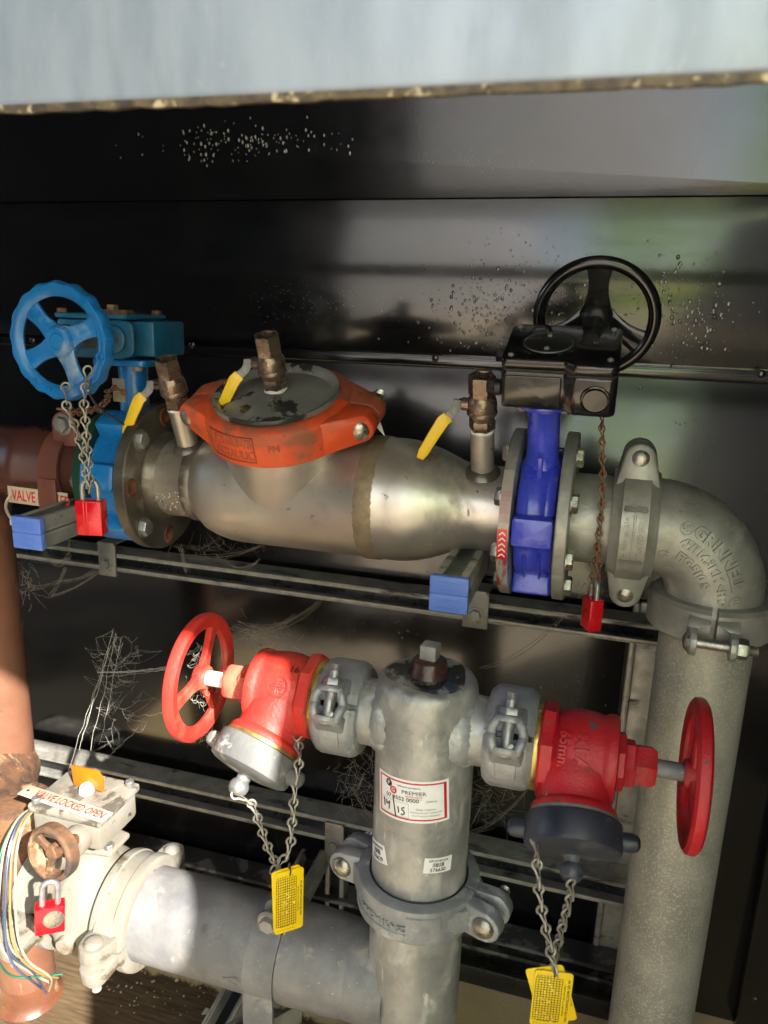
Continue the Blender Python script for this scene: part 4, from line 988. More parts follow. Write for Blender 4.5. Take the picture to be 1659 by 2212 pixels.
# ================================================================== hangers and small things on the upper run
def cylhit(px, py, cx, cy, r):
    d = P(px, py, 1.0); A_ = d.x*d.x+d.y*d.y; B_ = -2*(d.x*cx+d.y*cy); C_ = cx*cx+cy*cy-r*r
    t = (-B_-math.sqrt(max(0, B_*B_-4*A_*C_)))/(2*A_); p = d*t
    return math.atan2(p.y-cy, p.x-cx), p.z
st = thing('pipe_strap', 'brown painted steel strap round the brown pipe beside the partly hidden sign', 'pipe strap', T(-.789, AY, AZ))
part('band', MB().lathe([(.0600, -.0165), (.0655, -.0165), (.0655, .0165), (.0600, .0165)], 52, RX, closed=True), M_strap, st)
part('tongue', MB().hull([(sx*.0160, y, z) for sx in (-1, 1) for y, z in ((-.0655, -.005), (-.0685, -.005), (-.064, -.088), (-.060, -.088), (-.0655, -.05), (-.0690, -.05))], .001), M_strap, st)
part('ear', MB().prism(arc(0, 0, .021, -20, 200, 12)+[(-.020, -.03), (.020, -.03)], -.0035, .0035, .0015, Matrix(((1, 0, 0, .018), (0, 0, -1, -.040), (0, 1, 0, .072), (0, 0, 0, 1)))), M_strap, st)
bolt_part(st, (.018, -.0442, .074), (0, -1, 0), .0125, .02, M_bolt)
# the partly hidden sign
a_, b_, c_, d_ = P(14.6, 1049, .933), P(147, 1066, .933), P(147, 1102, .933), P(19, 1084.6, .933)
def plate_between(a, b, c, d, th):
    n = (b-a).cross(d-a).normalized()
    return [a, b, c, d, a+n*th, b+n*th, c+n*th, d+n*th]
sg = thing('valve_sign', 'cream plastic sign with red capitals half hidden behind the brown strap', 'sign', T(a_))
ctr = (a_+b_+c_+d_)/4; ux = ((b_-a_)+(c_-d_)).normalized(); vz = ((a_-d_)+(b_-c_)); vz = (vz-ux*vz.dot(ux)).normalized(); nz = ux.cross(vz)
wS = ((b_-a_).length+(c_-d_).length)/2; hS = ((a_-d_).length+(b_-c_).length)/2
def sgn_map(off=0): return lambda u, v, w_: ctr+ux*u+vz*v+nz*(w_+off)-a_
part('plate', MB().box((-wS/2, -hS/2, -.0012), (wS/2, hS/2, 0), .0006, M=T(ctr-a_)@Matrix((ux, vz, nz)).transposed().to_4x4()), M_sign, sg)
part('red_letters', MB().text('VALVE LOCKED', .0235, lambda u, v, w_: sgn_map(.0002)(u+.006, v-.001, w_), .0001, font_scale=(.63, 1), bold=.012), M_signr, sg, smooth=0)
world_solo('cable_tie', MB().tube(spline([P(24, 1068, .922), P(14, 1085, .915), P(14, 1102, .90), P(26, 1122, .87), P(36, 1128, .85)], 6), .0022, 8).hull([P(30, 1128, .86)+Vector((x, y, z))*.004 for x in (-1, 1) for y in (-1, 1) for z in (-1, 1)], .001), M_tie, 'pale cable tie looped from the half hidden sign to the faded blue caps', 'cable tie', P(24, 1068, .92))
world_solo('cable_tie', MB().tube(spline([P(196, 818, .79), P(194, 850, .79), P(212, 880, .80), P(222, 888, .80), P(250, 905, .82), P(268, 917, .84)], 6), [.0013]*19+[.0013]*12, 8).hull([P(218, 887, .80)+Vector((x, y, z))*.003 for x in (-1, 1) for y in (-1, 1) for z in (-1, 1)], .0008), M_tiek, 'long dark cable tie sticking out past the azure handwheel toward a yellow lever', 'cable tie', P(196, 818, .79))

# ------------------------------------------------------------------ chains
def jack_link(L=.024, wr_=.0011, a=.0042):
    pts = []
    for k in range(9):
        q = R(-60+300*k/8); pts.append((a*math.cos(q), 0, L/2-a+a*math.sin(q)*1.1))
    # k=0 at right-low, k=8 at left-low
    low = []
    for k in range(9):
        q = R(120-300*k/8+0); low.append((0, a*math.cos(q), -L/2+a+a*math.sin(q)*1.1))
    m = MB().tube(spline(pts+low, 2, True), wr_, 6, True)
    return m
LM = {}
def chain(pts, lab, m, pitch=.0175, L=.0235, wr_=.0011, a=.0042, group='twisted wire chains'):
    path = spline(pts, 14); d = [0]
    for i in range(1, len(path)): d.append(d[-1]+(path[i]-path[i-1]).length)
    t = thing('chain', lab, 'chain', T(path[0]), group)
    key = (m.name, L, wr_, a)
    if key not in LM: LM[key] = jack_link(L, wr_, a).mesh('link')
    n = max(1, int(d[-1]/pitch))
    def at(s):
        s = max(0, min(d[-1], s))
        for i in range(1, len(d)):
            if d[i] >= s:
                f = (s-d[i-1])/max(1e-9, d[i]-d[i-1]); return path[i-1].lerp(path[i], f)
        return path[-1]
    for i in range(n+1):
        s = d[-1]*i/n; p = at(s); dz = (at(s-pitch*.4)-at(s+pitch*.4)).normalized()
        x = Vector((math.cos(.5+random.uniform(-.35, .35)), math.sin(.5+random.uniform(-.3, .3)), 0))
        x = (x-dz*x.dot(dz)).normalized()
        part('link', LM[key], m, t, T(-path[0])@frame(p, dz, x))
    return t
chain([P(1300, 874, .955), P(1300, 960, .94), P(1302, 1050, .935), P(1294, 1150, .93), P(1284, 1220, .925), P(1276, 1262, .922)], 'rusty twisted chain hanging from the black gearbox to the right padlock', M_chainr)
chain([P(1292, 1195, .93), P(1292, 1230, .922), P(1286, 1268, .920)], 'short doubled end of rusty chain above the right padlock', M_chainr)
chain([P(143, 850, .79), P(147, 885, .785), P(164, 925, .79), P(178, 975, .80), P(188, 1035, .81)], 'left of the two zinc chains hanging from the azure handwheel to its padlock', M_chain, L=.026, pitch=.0195, a=.0050, wr_=.0013)
chain([P(188, 815, .79), P(182, 870, .785), P(186, 930, .79), P(190, 985, .80), P(194, 1045, .81)], 'right of the two zinc chains hanging from the azure handwheel to its padlock', M_chain, L=.026, pitch=.0195, a=.0050, wr_=.0013)
chain([P(138, 885, .80), P(170, 890, .83), P(200, 885, .86), P(228, 868, .89), P(240, 842, .92), P(258, 845, .925)], 'dark chain wrapped sideways behind the azure handwheel to the small white plate', M_chainr, L=.020, pitch=.012, wr_=.0013)

def padlock(M, lab, w_, h, d, sh, sw, mt=None, disc=False, seams=True, open_=0):
    t = thing('padlock', lab, 'padlock', M, 'red padlocks')
    out = rrect(-w_/2, -h, w_/2, 0, .002, 3)
    MX = Matrix(((1, 0, 0, 0), (0, 0, -1, 0), (0, 1, 0, 0), (0, 0, 0, 1)))
    part('body', MB().prism(out, -d/2, d/2, .0018, MX), mt or M_plred, t)
    if seams:
        part('ridge', MB().box((-.0012-w_*.18, -d/2-.0008, -h+.001), (.0012-w_*.18, -d/2+.0005, -.001), .0004).box((-.0012-w_*.18+.004, -d/2-.0008, -h+.001), (.0012-w_*.18+.004, -d/2+.0005, -.001), .0004), mt or M_plred, t)
    if disc:
        part('silver_disc', MB().lathe([(0, .0012), (.0095, .0012), (.0112, .0008), (.0118, 0), (.0118, -.001)], 32, frame((w_*.12, -d/2, -h*.45), (0, -1, 0))), M_zinc, t)
    r_ = sw/2; pts = [(-r_, 0, -.004), (-r_, 0, sh-r_)]+[(-r_*math.cos(R(q)), 0, sh-r_+r_*math.sin(R(q))) for q in range(20, 180, 20)]+[(r_, 0, sh-r_), (r_, 0, -.004+open_)]
    part('shackle', MB().tube(pts, .0034 if w_ > .03 else .003, 12), M_bolt, t)
    return t
padlock(T(P(196, 1079, .82))@Matrix.Rotation(R(12), 4, 'Z'), 'red padlock with grey shackle hanging below the azure handwheel', .0345, .046, .020, .026, .021)
padlock(T(P(1282, 1291, .915))@Matrix.Rotation(R(-62), 4, 'Z'), 'narrow looking red padlock hanging on the rusty chain by the tall coupling', .024, .040, .017, .022, .015, seams=False)

# ================================================================== LOWER RUN
LX, LY = -.166, .778
M_black2 = M_blackd
rs = thing('riser_pipe', 'grey galvanised riser with capped top, two side stubs and stickers', 'riser', T(LX, LY, ZF))
zt = -.394
part('barrel', MB().lathe([(.05715, 0), (.05715, zt-ZF-.014), (.0562, zt-ZF-.008), (.0535, zt-ZF-.003), (.049, zt-ZF-.0005), (.044, zt-ZF), (0, zt-ZF)], 64), M_galv, rs)
BZL = -.452
for s in (-1, 1):
    b = part('side_stub', MB().lathe([(.0425, .040), (.0405, .050), (.0385, .060), (.0382, .093)], 44, frame((0, 0, BZL-ZF), (s, 0, 0))), M_galv, rs)
    random.seed(20+s)
    part('weld_collar', MB().lathe([(.046, .036), (.0455, .044), (.0435, .0505), (.0405, .055), (.0380, .058)], 60, frame((0, 0, BZL-ZF), (s, 0, 0)), rfn=lambda r, z, a: (r+random.uniform(-.0009, .0009), z+.010*abs(math.cos(a))**2*0+random.uniform(-.0012, .0012))), M_cast, b)
wp = MB().lathe([(0.0, .0015), (.052, .0003), (.040, .0012), (.030, .0016)], 40)
part('plug_boss', MB().lathe([(.024, -.001), (.0225, .004), (.0205, .009), (.0190, .016), (.0165, .0185), (.0150, .019), (0, .019)], 36, T(0, .004, zt-ZF)), M_wrust, rs)
part('square_plug', MB().box((-.0095, -.0095, .018), (.0095, .0095, .036), .0018, T(0, .004, zt-ZF)@Matrix.Rotation(R(-8), 4, 'Z')), M_gdark, rs)
part('wet_stain', MB().lathe([(.0225, .0003), (.0445, .0004), (.0500, -.0003)], 60, T(0, .002, zt-ZF+.0002), rfn=lambda r, z, a: (r-.004*(1+math.sin(a*3+1))*(r > .04), z)), mat('wet_top', (.06, .06, .062), (.03, .03, .03), 26, .12, .3, .25, 90, over=[((.27, .27, .265), 24, .50, .58, .5), ((.09, .05, .035), 18, .64, .72, .3)]), rs)
# horizontal lower pipe and its tapered tee
hp = thing('lower_pipe', 'grey horizontal pipe, sunlit white at its left end, joining the riser near the floor', 'pipe', T(LX, LY, -.822))
hr_ = .0615
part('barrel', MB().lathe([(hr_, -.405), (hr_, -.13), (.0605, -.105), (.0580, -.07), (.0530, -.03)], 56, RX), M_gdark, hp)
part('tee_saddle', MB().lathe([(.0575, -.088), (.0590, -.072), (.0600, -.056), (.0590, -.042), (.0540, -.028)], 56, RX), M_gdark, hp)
ar = MB(); am = lambda u, v, w_: Vector((-.225+u, -(hr_+w_-.0002)*math.cos(R(-8)+v/hr_), (hr_+w_-.0002)*math.sin(R(-8)+v/hr_)))
ar.text('<', .04, am, .0012, bold=.01, font_scale=(1.0, .8))
part('raised_arrow', ar, M_gdark, hp)
# clamp round the lower pipe
cl = thing('pipe_clamp', 'flat galvanised pipe clamp round the lower pipe with rusty bolt', 'pipe clamp', T(-.352, LY, -.822))
part('band', MB().lathe([(hr_+.0008, -.0205), (hr_+.0045, -.0205), (hr_+.0045, .0205), (hr_+.0008, .0205)], 60, RX, closed=True), M_gdark, cl)
part('leg', MB().hull([(sx*.0205, y, z) for sx in (-1, 1) for y, z in ((-.060, -.018), (-.0635, -.018), (-.050, -.118), (-.054, -.118), (-.060, -.06), (-.0640, -.06))], .0008), M_gdark, cl)
for sx, lab in ((0, 0), (.010, 1)):
    part('ear', MB().prism(arc(0, 0, .0165, -30, 210, 12)+[(-.017, -.03), (.017, -.03)], -.002, .002, .0012, Matrix(((1, 0, 0, .004), (0, 0, -1, -.034+.022*lab), (0, 1, 0, .070-.0*lab), (0, 0, 0, 1)))), M_gdark, cl)
bb = bolt_part(cl, (.004, -.0365, .071), (0, -1, 0), .0105, .03, M_bracket)
# slanting base strut below clamp, in the lower left foreground
strut_along(P(655, 2165, .84), P(430, 2290, .66), .041, .041, 'end of a steel strut under the clamped lower pipe at the bottom edge', openv=(-.3, -.4, .9), name='strut_rail', cat='rail')
# coupling on the riser
def emb_riser(hb, ro, h):
    tx = MB()
    tx.text('IGS 4"/114.3MM', .0105, cylmap(ro-.0009, R(262), -.002, 1, PI), .0009, bold=.012); part('raised_lettering', tx, M_cast, hb)
    part('raised_pad', MB().lathe([(ro-.001, -h+.003), (ro+.0018, -h+.006), (ro+.0018, h-.008), (ro-.001, h-.006)], 10, None, R(286), R(316), True), M_cast, hb)
coupling(T(LX, LY, -.672)@Matrix.Rotation(R(-13), 4, 'Z'), 'heavy grey coupling round the riser below its stickers', .0573, .0945, .046, M_cast, M_zinc, head_r=.0135, earr=.0205, hr=.024, embt=emb_riser, th=.017, rang=58)
part('rubber_gasket', MB().lathe([(.0578, .0), (.0592, .0006), (.0605, -.001)], 48, T(LX, LY, -.6485)), M_rubber).update_tag()
COL.objects['rubber_gasket']['label'] = 'thin black rubber line where the riser enters its coupling'; COL.objects['rubber_gasket']['category'] = 'gasket'
# couplings on the side stubs: pipe axis X, bolts upright
def axX(x, y, z): return Matrix(((0, 0, 1, x), (-1, 0, 0, y), (0, -1, 0, z), (0, 0, 0, 1)))
def emb_small(hb, ro, h):
    pass
def small_coupling(M, lab):
    t = thing('pipe_coupling', lab, 'coupling', M, 'grooved pipe couplings'); r, ro, h, a = .0385, .0555, .0265, .0635
    for s in (-1, 1):
        mb = MB(); prof = [(r, -h), (ro-.007, -h), (ro-.002, -h+.005), (ro, -h+.010), (ro, h-.010), (ro-.002, h-.005), (ro-.007, h), (r, h)]
        mb.lathe(prof, 36, None, PI+.06 if s < 0 else .06, 2*PI-.06 if s < 0 else PI-.06, True)
        for e in (-1, 1):
            # tongue with bolt seat
            pts = []
            for k in range(14):
                q = 2*PI*k/14; pts += [(e*a+.0150*math.cos(q), s*.013, .0165*math.sin(q)), (e*a+.0140*math.cos(q), s*.019, .0155*math.sin(q))]
            pts += [(e*.040, s*.013, z_) for z_ in (-.021, .021)]+[(e*.036, s*.034, z_) for z_ in (-.018, .018)]
            mb.hull(pts, .0016)
            # arched side webs closing the slot
            for z_ in (-1, 1): mb.tube(spline([(e*.050, -s*-.019, z_*.010), (e*.066, s*.016, z_*.0115), (e*.0695, s*.008, z_*.0150), (e*.067, s*.002, z_*.0165), (e*.060, s*.0005, z_*.0165)], 5), [.0045]*6+[.0048]*8+[.0052]*7, 10)
        hb = part('upper_housing' if s < 0 else 'lower_housing', mb, M_cast, t)
        if s > 0:
            tx = MB(); tx.text('IGS 3"', .009, cylmap(ro, R(22), -.006, -1, PI), .0008, bold=.01); tx.text('<G>', .009, cylmap(ro, R(22), .008, -1, PI), .0008, bold=.01)
            part('raised_lettering', tx, M_cast, hb)
            part('raised_panel', MB().lathe([(ro-.001, -.012), (ro+.0012, -.0105), (ro+.0012, .0105), (ro-.001, .012)], 8, None, R(28), R(52), True), M_cast, hb)
    for e in (-1, 1):
        # bolt head dome shows under the lower tongue, nut on top
        b = part('bolt', MB().cyl((e*a, -.036, 0), (e*a, .019, 0), .0062, 16).dome((e*a, .0188, 0), (0, 1, 0), .011, .006, 20), M_bolt, t)
        part('nut', MB().hexn((e*a, -.0188, 0), (0, -1, 0), .0112, .0095).thread((e*a, -.028, 0), (0, -1, 0), .0062, .017), M_bolt, b)
        if e == 1:
            part('oval_boss', MB().lathe([(0, .0035), (.006, .003), (.0095, .001), (.0100, -.002)], 24, frame((e*.0655, .0155, 0), (.82, .10, 0))@Matrix.Diagonal((.75, 1.1, 1, 1))), M_zinc, t)
    return t
small_coupling(axX(LX-.098, LY, BZL)@Matrix.Rotation(R(-30), 4, 'Z'), 'grey coupling with upright bolt between the left red valve and the riser')
small_coupling(axX(LX+.098, LY, BZL)@Matrix.Rotation(R(-30), 4, 'Z'), 'grey coupling with upright bolt between the riser and the right red valve')

# ------------------------------------------------------------------ hydrant valves
def hydrant(s, lab, rm, capm, th_deg, xt, wheel_lab, cap_lab, txt):
    C_ = Vector((LX, LY, BZL+(.006 if s < 0 else -.007))); t = thing('hydrant_valve', lab, 'hydrant valve', T(C_), 'red hydrant valves')
    FX = frame((0, 0, 0), (s, 0, 0), (0, 0, 1))
    part('brass_ring', MB().lathe([(.036, .1205), (.0455, .1205), (.0465, .123), (.0465, .1285), (.045, .131)], 44, FX), M_gold, t)
    part('hex_flange', MB().lathe([(.038, .1295), (.0505, .1295), (.0525, .132), (.0510, .1435), (.0465, .1465)], 8, FX@Matrix.Rotation(R(12), 4, 'Z')), rm, t)
    bd = MB().lathe([(.040, .144), (.0415, .147), (.0445, .152), (.0475, .162), (.0480, .175), (.0470, .187), (.0450, .194), (.0462, .197), (.0475, .2), (.0478, .2055), (.0465, .209), (.044, .2105), (.034, .2110), (0, .211)], 56, FX)
    o = Vector((s*math.sin(R(xt)), -math.sin(R(th_deg))*math.cos(R(xt)), -math.cos(R(th_deg))*math.cos(R(xt))))
    bc = Vector((s*.167, 0, 0)); FO = frame(bc, o, (1, 0, 0))
    bd.lathe([(.0440, .0), (.0420, .034), (.0400, .042), (.0385, .048), (.0390, .056), (.0425, .059), (.0440, .062), (.0440, .066), (.036, .067)], 48, FO)
    b = part('body', bd, rm, t)
    part('outlet_ring', MB().lathe([(.0425, .0655), (.0450, .0665), (.0455, .070), (.0440, .0725)], 44, FO), M_gold if s < 0 else M_gdark, t)
    # raised mark or letters on the upper front of the body
    tx = MB(); n0 = Vector((0, -math.cos(R(38)), math.sin(R(38))))
    if txt:
        def f(off, rr0=.0484): return lambda u, v, w_: Vector((bc.x+off+v, -(rr0+w_)*math.cos(R(33)-u/.048*1), (rr0+w_)*math.sin(R(33)-u/.048*1)))
        tx.text('MFA', .0185, f(.006), .0012, bold=.02); tx.text('65mm', .0150, f(-.012, .0474), .0012, bold=.015)
    else:
        cx_ = lambda u, v, w_: Vector((bc.x+.000+u, -(.0478+w_)*math.cos(R(34)+v/.048), (.0478+w_)*math.sin(R(34)+v/.048)))
        tx.tube([cx_(.0115*math.cos(q), .0115*math.sin(q), .0003) for q in [2*PI*k/28 for k in range(28)]], .0009, 6, True)
        for pts in (((-.006, .003), (-.0015, .003), (-.0015, .008)), ((.006, .003), (.0015, .003), (.0015, .008)), ((-.006, -.003), (-.0015, -.003), (-.0015, -.008)), ((.006, -.003), (.0015, -.003), (.0015, -.008)), ((-.009, 0), (.009, 0)), ((-.006, .0065), (-.004, .0065)), ((.004, .0065), (.006, .0065)), ((-.006, -.0065), (-.004, -.0065)), ((.004, -.0065), (.006, -.0065))):
            tx.tube([cx_(u, v, .0003) for u, v in pts], .0008, 6)
        mk = MB(); 
        def f2(u, v, w_): return Vector((bc.x+.014+u, -(.0482+w_)*math.cos(R(62)+v/.048), (.0482+w_)*math.sin(R(62)+v/.048)))
        mk.text('16', .012, f2, .0002, bold=.01); part('marker_writing', mk, M_ink, b, smooth=0)
    part('raised_lettering', tx, rm, b)
    hx = MB().lathe([(.0, .210), (.030, .210), (.032, .2115), (.0315, .217), (.0295, .2185)], 8, FX)
    hx.lathe([(.0245, .218), (.0255, .2195), (.0255, .2275), (.024, .229)], 6, FX@Matrix.Rotation(R(15), 4, 'Z')); part('bonnet', hx, rm, t)
    part('packing_nut', MB().lathe([(0, .2285), (.0215, .2285), (.0228, .2305), (.0228, .246), (.0195, .2505), (0, .2505)], 6, FX@Matrix.Rotation(R(5), 4, 'Z')), rm, t)
    part('stem', MB().cyl((s*.250, 0, 0), (s*.286, 0, 0), .0095, 24), M_gdark if s > 0 else M_tape, t)
    # cap with lugs and knob
    TC = FO@T(0, 0, .0705)
    cp_ = part('cap', MB().lathe([(.040, 0), (.0470, .0), (.0490, .0015), (.0495, .004), (.0495, .026), (.0480, .030), (.043, .0325), (.025, .0355), (.010, .0365), (0, .0365)], 64), capm, t, TC, cap_lab)
    for q in (0, 180):
        c = Vector((math.cos(R(q)), math.sin(R(q)), 0)); part('lug', MB().lathe([(.0095, .040), (.0095, .058), (.0080, .0635), (.0045, .066), (0, .0665)], 20, frame((0, 0, .015), c)), capm, cp_)
    part('knob', MB().lathe([(.0115, .034), (.0085, .0375), (.0080, .042), (.0105, .045), (.0118, .049), (.0110, .0545), (.0075, .0585), (0, .060)], 28), capm if s > 0 else M_bolt, cp_)
    # handwheel
    hw_ = thing('handwheel', wheel_lab, 'handwheel', T(C_)@frame((s*.291, 0, 0), (s, 0, 0), (0, 0, 1)), 'valve handwheels')
    Ro, Ri = .0800, .0605
    part('rim', MB().lathe([(Ri, -.003), (Ri+.003, .003), (Ri+.009, .0055), (Ro-.005, .005), (Ro-.001, .002), (Ro, -.002), (Ro-.001, -.007), (Ro-.005, -.010), (Ri+.006, -.0095), (Ri+.001, -.007)], 80, None, 0, 2*PI, True), rm, hw_)
    for a in ((30, 150, 262) if s < 0 else (0, 120, 240)): part('spoke', spoke(MB(), R(a), .009, Ri+.003, .0115, .0095, .0042, -.004, -.003), rm, hw_)
    part('hub', MB().lathe([(0, .006), (.009, .006), (.0155, .001), (.017, -.006), (.014, -.013), (0, -.013)], 28), rm, hw_)
    return T(C_)@FO
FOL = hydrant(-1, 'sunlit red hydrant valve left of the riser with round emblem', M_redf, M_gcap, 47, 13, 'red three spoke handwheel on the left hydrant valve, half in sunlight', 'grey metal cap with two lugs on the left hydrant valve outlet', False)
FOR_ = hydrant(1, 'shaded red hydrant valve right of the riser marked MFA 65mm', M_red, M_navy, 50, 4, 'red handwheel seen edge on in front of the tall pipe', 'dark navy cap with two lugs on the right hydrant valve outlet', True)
kl = FOL@Vector((0, 0, .130)); kr = FOR_@Vector((0, 0, .132))
chain([kl+Vector((.010, 0, -.002)), P(548, 1745, kl.y+.004), P(575, 1820, kl.y+.012), P(598, 1868, kl.y+.02)], 'sunlit zinc chain hanging from the left hydrant cap knob', M_chain, L=.027, pitch=.0205, a=.0048, wr_=.0014)
chain([P(642, 1598, .735), P(646, 1640, .71), P(636, 1715, .70), P(630, 1790, .69), P(622, 1840, .685), P(602, 1866, .68)], 'zinc chain from the left valve inlet down to the yellow tag', M_chain, L=.027, pitch=.0205, a=.0048, wr_=.0014)
chain([kr+Vector((0, 0, -.006)), P(1232, 1935, kr.y+.002), P(1215, 2000, kr.y+.006), P(1204, 2045, kr.y+.008), P(1196, 2082, kr.y+.01)], 'zinc chain hanging from the dark right cap knob to its tag', M_chain, L=.027, pitch=.0205, a=.0048, wr_=.0014)
chain([P(1158, 1835, .68), P(1162, 1890, .665), P(1168, 1950, .66), P(1182, 2020, .66), P(1194, 2075, .655)], 'partly rusty chain left of the dark cap, meeting above its tag', M_chain, L=.027, pitch=.0205, a=.0048, wr_=.0014)
world_solo('wire_hook', MB().tube(spline([P(1180, 1690, .728), P(1184, 1708, .72), P(1178, 1720, .715), P(1165, 1745, .71), P(1152, 1780, .70), P(1150, 1800, .69), P(1156, 1832, .68)], 6), .0012, 8), M_chain, 'bent wire hook from the right red valve down to the rusty chain', 'wire hook', P(1180, 1690, .728))
world_solo('wire_hook', MB().tube(spline([P(640, 1575, .738), P(633, 1585, .73), P(640, 1600, .725), P(652, 1590, .73)], 6), .0013, 8), M_chain, 'small wire eye under the left red valve flange', 'wire hook', P(640, 1575, .738))

# ------------------------------------------------------------------ maintenance tags
def tag_set(TL, TR, BR, BL, Y, lab, sub, behind=None, tilt=0):
    a = P(*TL, Y); b = PZ(*TR, a.z); d = P(*BL, Y+.003); c = PZ(*BR, d.z); c.y = b.y+.003; cx_ = (a+b+c+d)/4
    ux = ((b-a)+(c-d)).normalized(); vy = ((a-d)+(b-c)); vy = (vy-ux*vy.dot(ux)).normalized(); nz = ux.cross(vy)
    w_ = ((b-a).length+(c-d).length)/2; h = ((a-d).length+(b-c).length)/2
    M = Matrix((ux, vy, nz)).transposed().to_4x4(); M.translation = cx_
    t = thing('maintenance_tag', lab, 'tag', M, 'yellow maintenance tags')
    body = MB().prism(rrect(-w_/2, -h/2, w_/2, h/2, .004, 4), -.0004, .0004, 0)
    for i, v in enumerate(body.v): v.z += .0012*math.sin(v.y/h*3)
    part('card', MB().prism(rrect(-w_/2, -h/2, w_/2, h/2, .004, 4), -.0004, .0004, .0001), M_tag, t)
    g = MB(); gx0, gx1, gy0, gy1 = -w_*.45, w_*.24, -h*.38, h*.38
    for i in range(10):
        x = gx0+(gx1-gx0)*i/9; g.box((x-.00026, gy0, .0005), (x+.00026, gy1, .0006))
    for i in range(19):
        y = gy0+(gy1-gy0)*i/18; g.box((gx0, y-.00026, .0005), (gx1, y+.00026, .0006))
    part('printed_grid', g, M_ink, t, kind='stuff', smooth=0)
    tx = MB(); f = lambda x, y, rot=0: (lambda u, v, w2: Vector((x+v*(1 if rot > 0 else -1), y-u*(1 if rot > 0 else -1), .00055+w2)) if rot else Vector((x+u, y+v, .00055+w2)))
    tx.text('AS 1851 MAINTENANCE RECORD', w_*.095, f(w_*.41, 0, 1), .00005, font_scale=(.98*h/(w_*26*.095*.62), 1) if False else (1, 1), bold=.01)
    tx.text('REPAIR AND TEST DATE AND INITIAL', w_*.06, f(w_*.31, 0, 1), .00005)
    for i, y_ in enumerate(('25', '24', '23', '22', '21', '20', '19')):
        tx.text(y_, w_*.075, (lambda x, y: (lambda u, v, w2: Vector((x+v, y-u, .00055+w2))))(gx0+w_*.04+i*w_*.085, h*.41), .00005)
    tx.text(sub, w_*.08, f(-w_*.05, -h*.395), .00005)
    for i in range(7): tx.text('%d' % (i+12), w_*.06, f(gx0+w_*.05+i*w_*.09, -h*.45), .00005)
    part('print', tx, M_ink, t, smooth=0)
    dp = MB(); random.seed(int(TL[0]))
    for i in range(26):
        x, y = random.gauss(-w_*.1, w_*.16), random.gauss(0, h*.22); s_ = random.uniform(.0006, .0015); dp.dome((x, y, .0005), (0, 0, 1), s_, s_*.35, 8)
    part('embossed_spots', dp, mat('pale_spot', (.80, .66, .12), None, 30, .3) if 'pale_spot' not in bpy.data.materials else bpy.data.materials['pale_spot'], t, kind='stuff')
    part('eyelet_wire', MB().tube(spline([(0, h*.44, .002), (.001, h*.5, .001), (-.001, h*.56, .0), (.0, h*.62, .001), (.0015, h*.5, -.002), (0, h*.44, -.002)], 6), .0009, 6), M_wrust, t)
    return t, w_, h
t1, tw, th_ = tag_set((589, 1888), (658, 1872), (660, 1985), (598, 2021), .665, 'yellow maintenance record tag hanging under the left chains, PRESSURE TEST at its foot', 'PRESSURE  TEST')
k_ = thing('maintenance_tag', 'second yellow tag just behind the one reading PRESSURE TEST', 'tag', t1.matrix_world@T(-.002, .002, -.0022)@Matrix.Rotation(R(2), 4, 'Z'), 'yellow maintenance tags')
part('card', MB().prism(rrect(-tw/2, -th_/2, tw/2, th_/2, .004, 4), -.0004, .0004, .0001), M_tag, k_)
t2, tw, th_ = tag_set((1153, 2094), (1236, 2103), (1229, 2222), (1146, 2213), .655, 'yellow maintenance record tag hanging at the bottom right below the dark cap', 'PRESSURE  TEST')
k_ = thing('maintenance_tag', 'yellow tag fanned out behind the bottom right maintenance tag', 'tag', t2.matrix_world@T(.000, .004, -.0022)@Matrix.Rotation(R(17), 4, 'Z'), 'yellow maintenance tags')
part('card', MB().prism(rrect(-tw/2, -th_/2, tw/2, th_/2, .004, 4), -.0004, .0004, .0001), M_tag, k_)
part('print', MB().text('RECORD', .005, lambda u, v, w_: Vector((tw*.42+v, -th_*.1-u, .0005+w_)), .00005), M_ink, k_, smooth=0)

# ------------------------------------------------------------------ stickers on the riser
RR = .05735
def sticker(TL, TR, BR, BL, lab, name='sticker', cat='sticker'):
    A_ = [cylhit(*q, LX, LY, RR) for q in (TL, TR, BR, BL)]
    ac = sum(a for a, z in A_)/4; z_c = sum(z for a, z in A_)/4
    w_ = ((A_[1][0]-A_[0][0])+(A_[2][0]-A_[3][0]))/2*RR; h = ((A_[0][1]-A_[3][1])+(A_[1][1]-A_[2][1]))/2
    sk = ((A_[1][1]+A_[2][1])-(A_[0][1]+A_[3][1]))/2/w_     # slope of the sticker
    t = thing(name, lab, cat, T(LX, LY, z_c))
    ct, st_ = math.cos(math.atan(sk)), math.sin(math.atan(sk))
    def f(u, v, w2):
        u2 = u*ct-v*st_; v2 = u*st_+v*ct; an = ac+u2/RR; return Vector(((RR+w2)*math.cos(an), (RR+w2)*math.sin(an), v2))
    def patch(x0, y0, x1, y1, off, n=24):
        mb = MB(); vs = []; fs = []
        for i in range(n+1):
            for y in (y0, y1): vs.append(f(x0+(x1-x0)*i/n, y, off))
        for i in range(n): fs.append((i*2, i*2+2, i*2+3, i*2+1))
        # rim so the label has an edge
        return mb.add(vs, fs)
    return t, f, patch, w_, h
t, f, patch, w_, h = sticker((820, 1657), (970, 1680), (970, 1769), (821.7, 1749), 'large white and red service sticker with handwritten date on the riser')
print('sticker', w_, h)
part('label_face', patch(-w_/2, -h/2, w_/2, h/2, .0003), M_label, t)
fr = MB(); e = h*.055; bt = h*.035
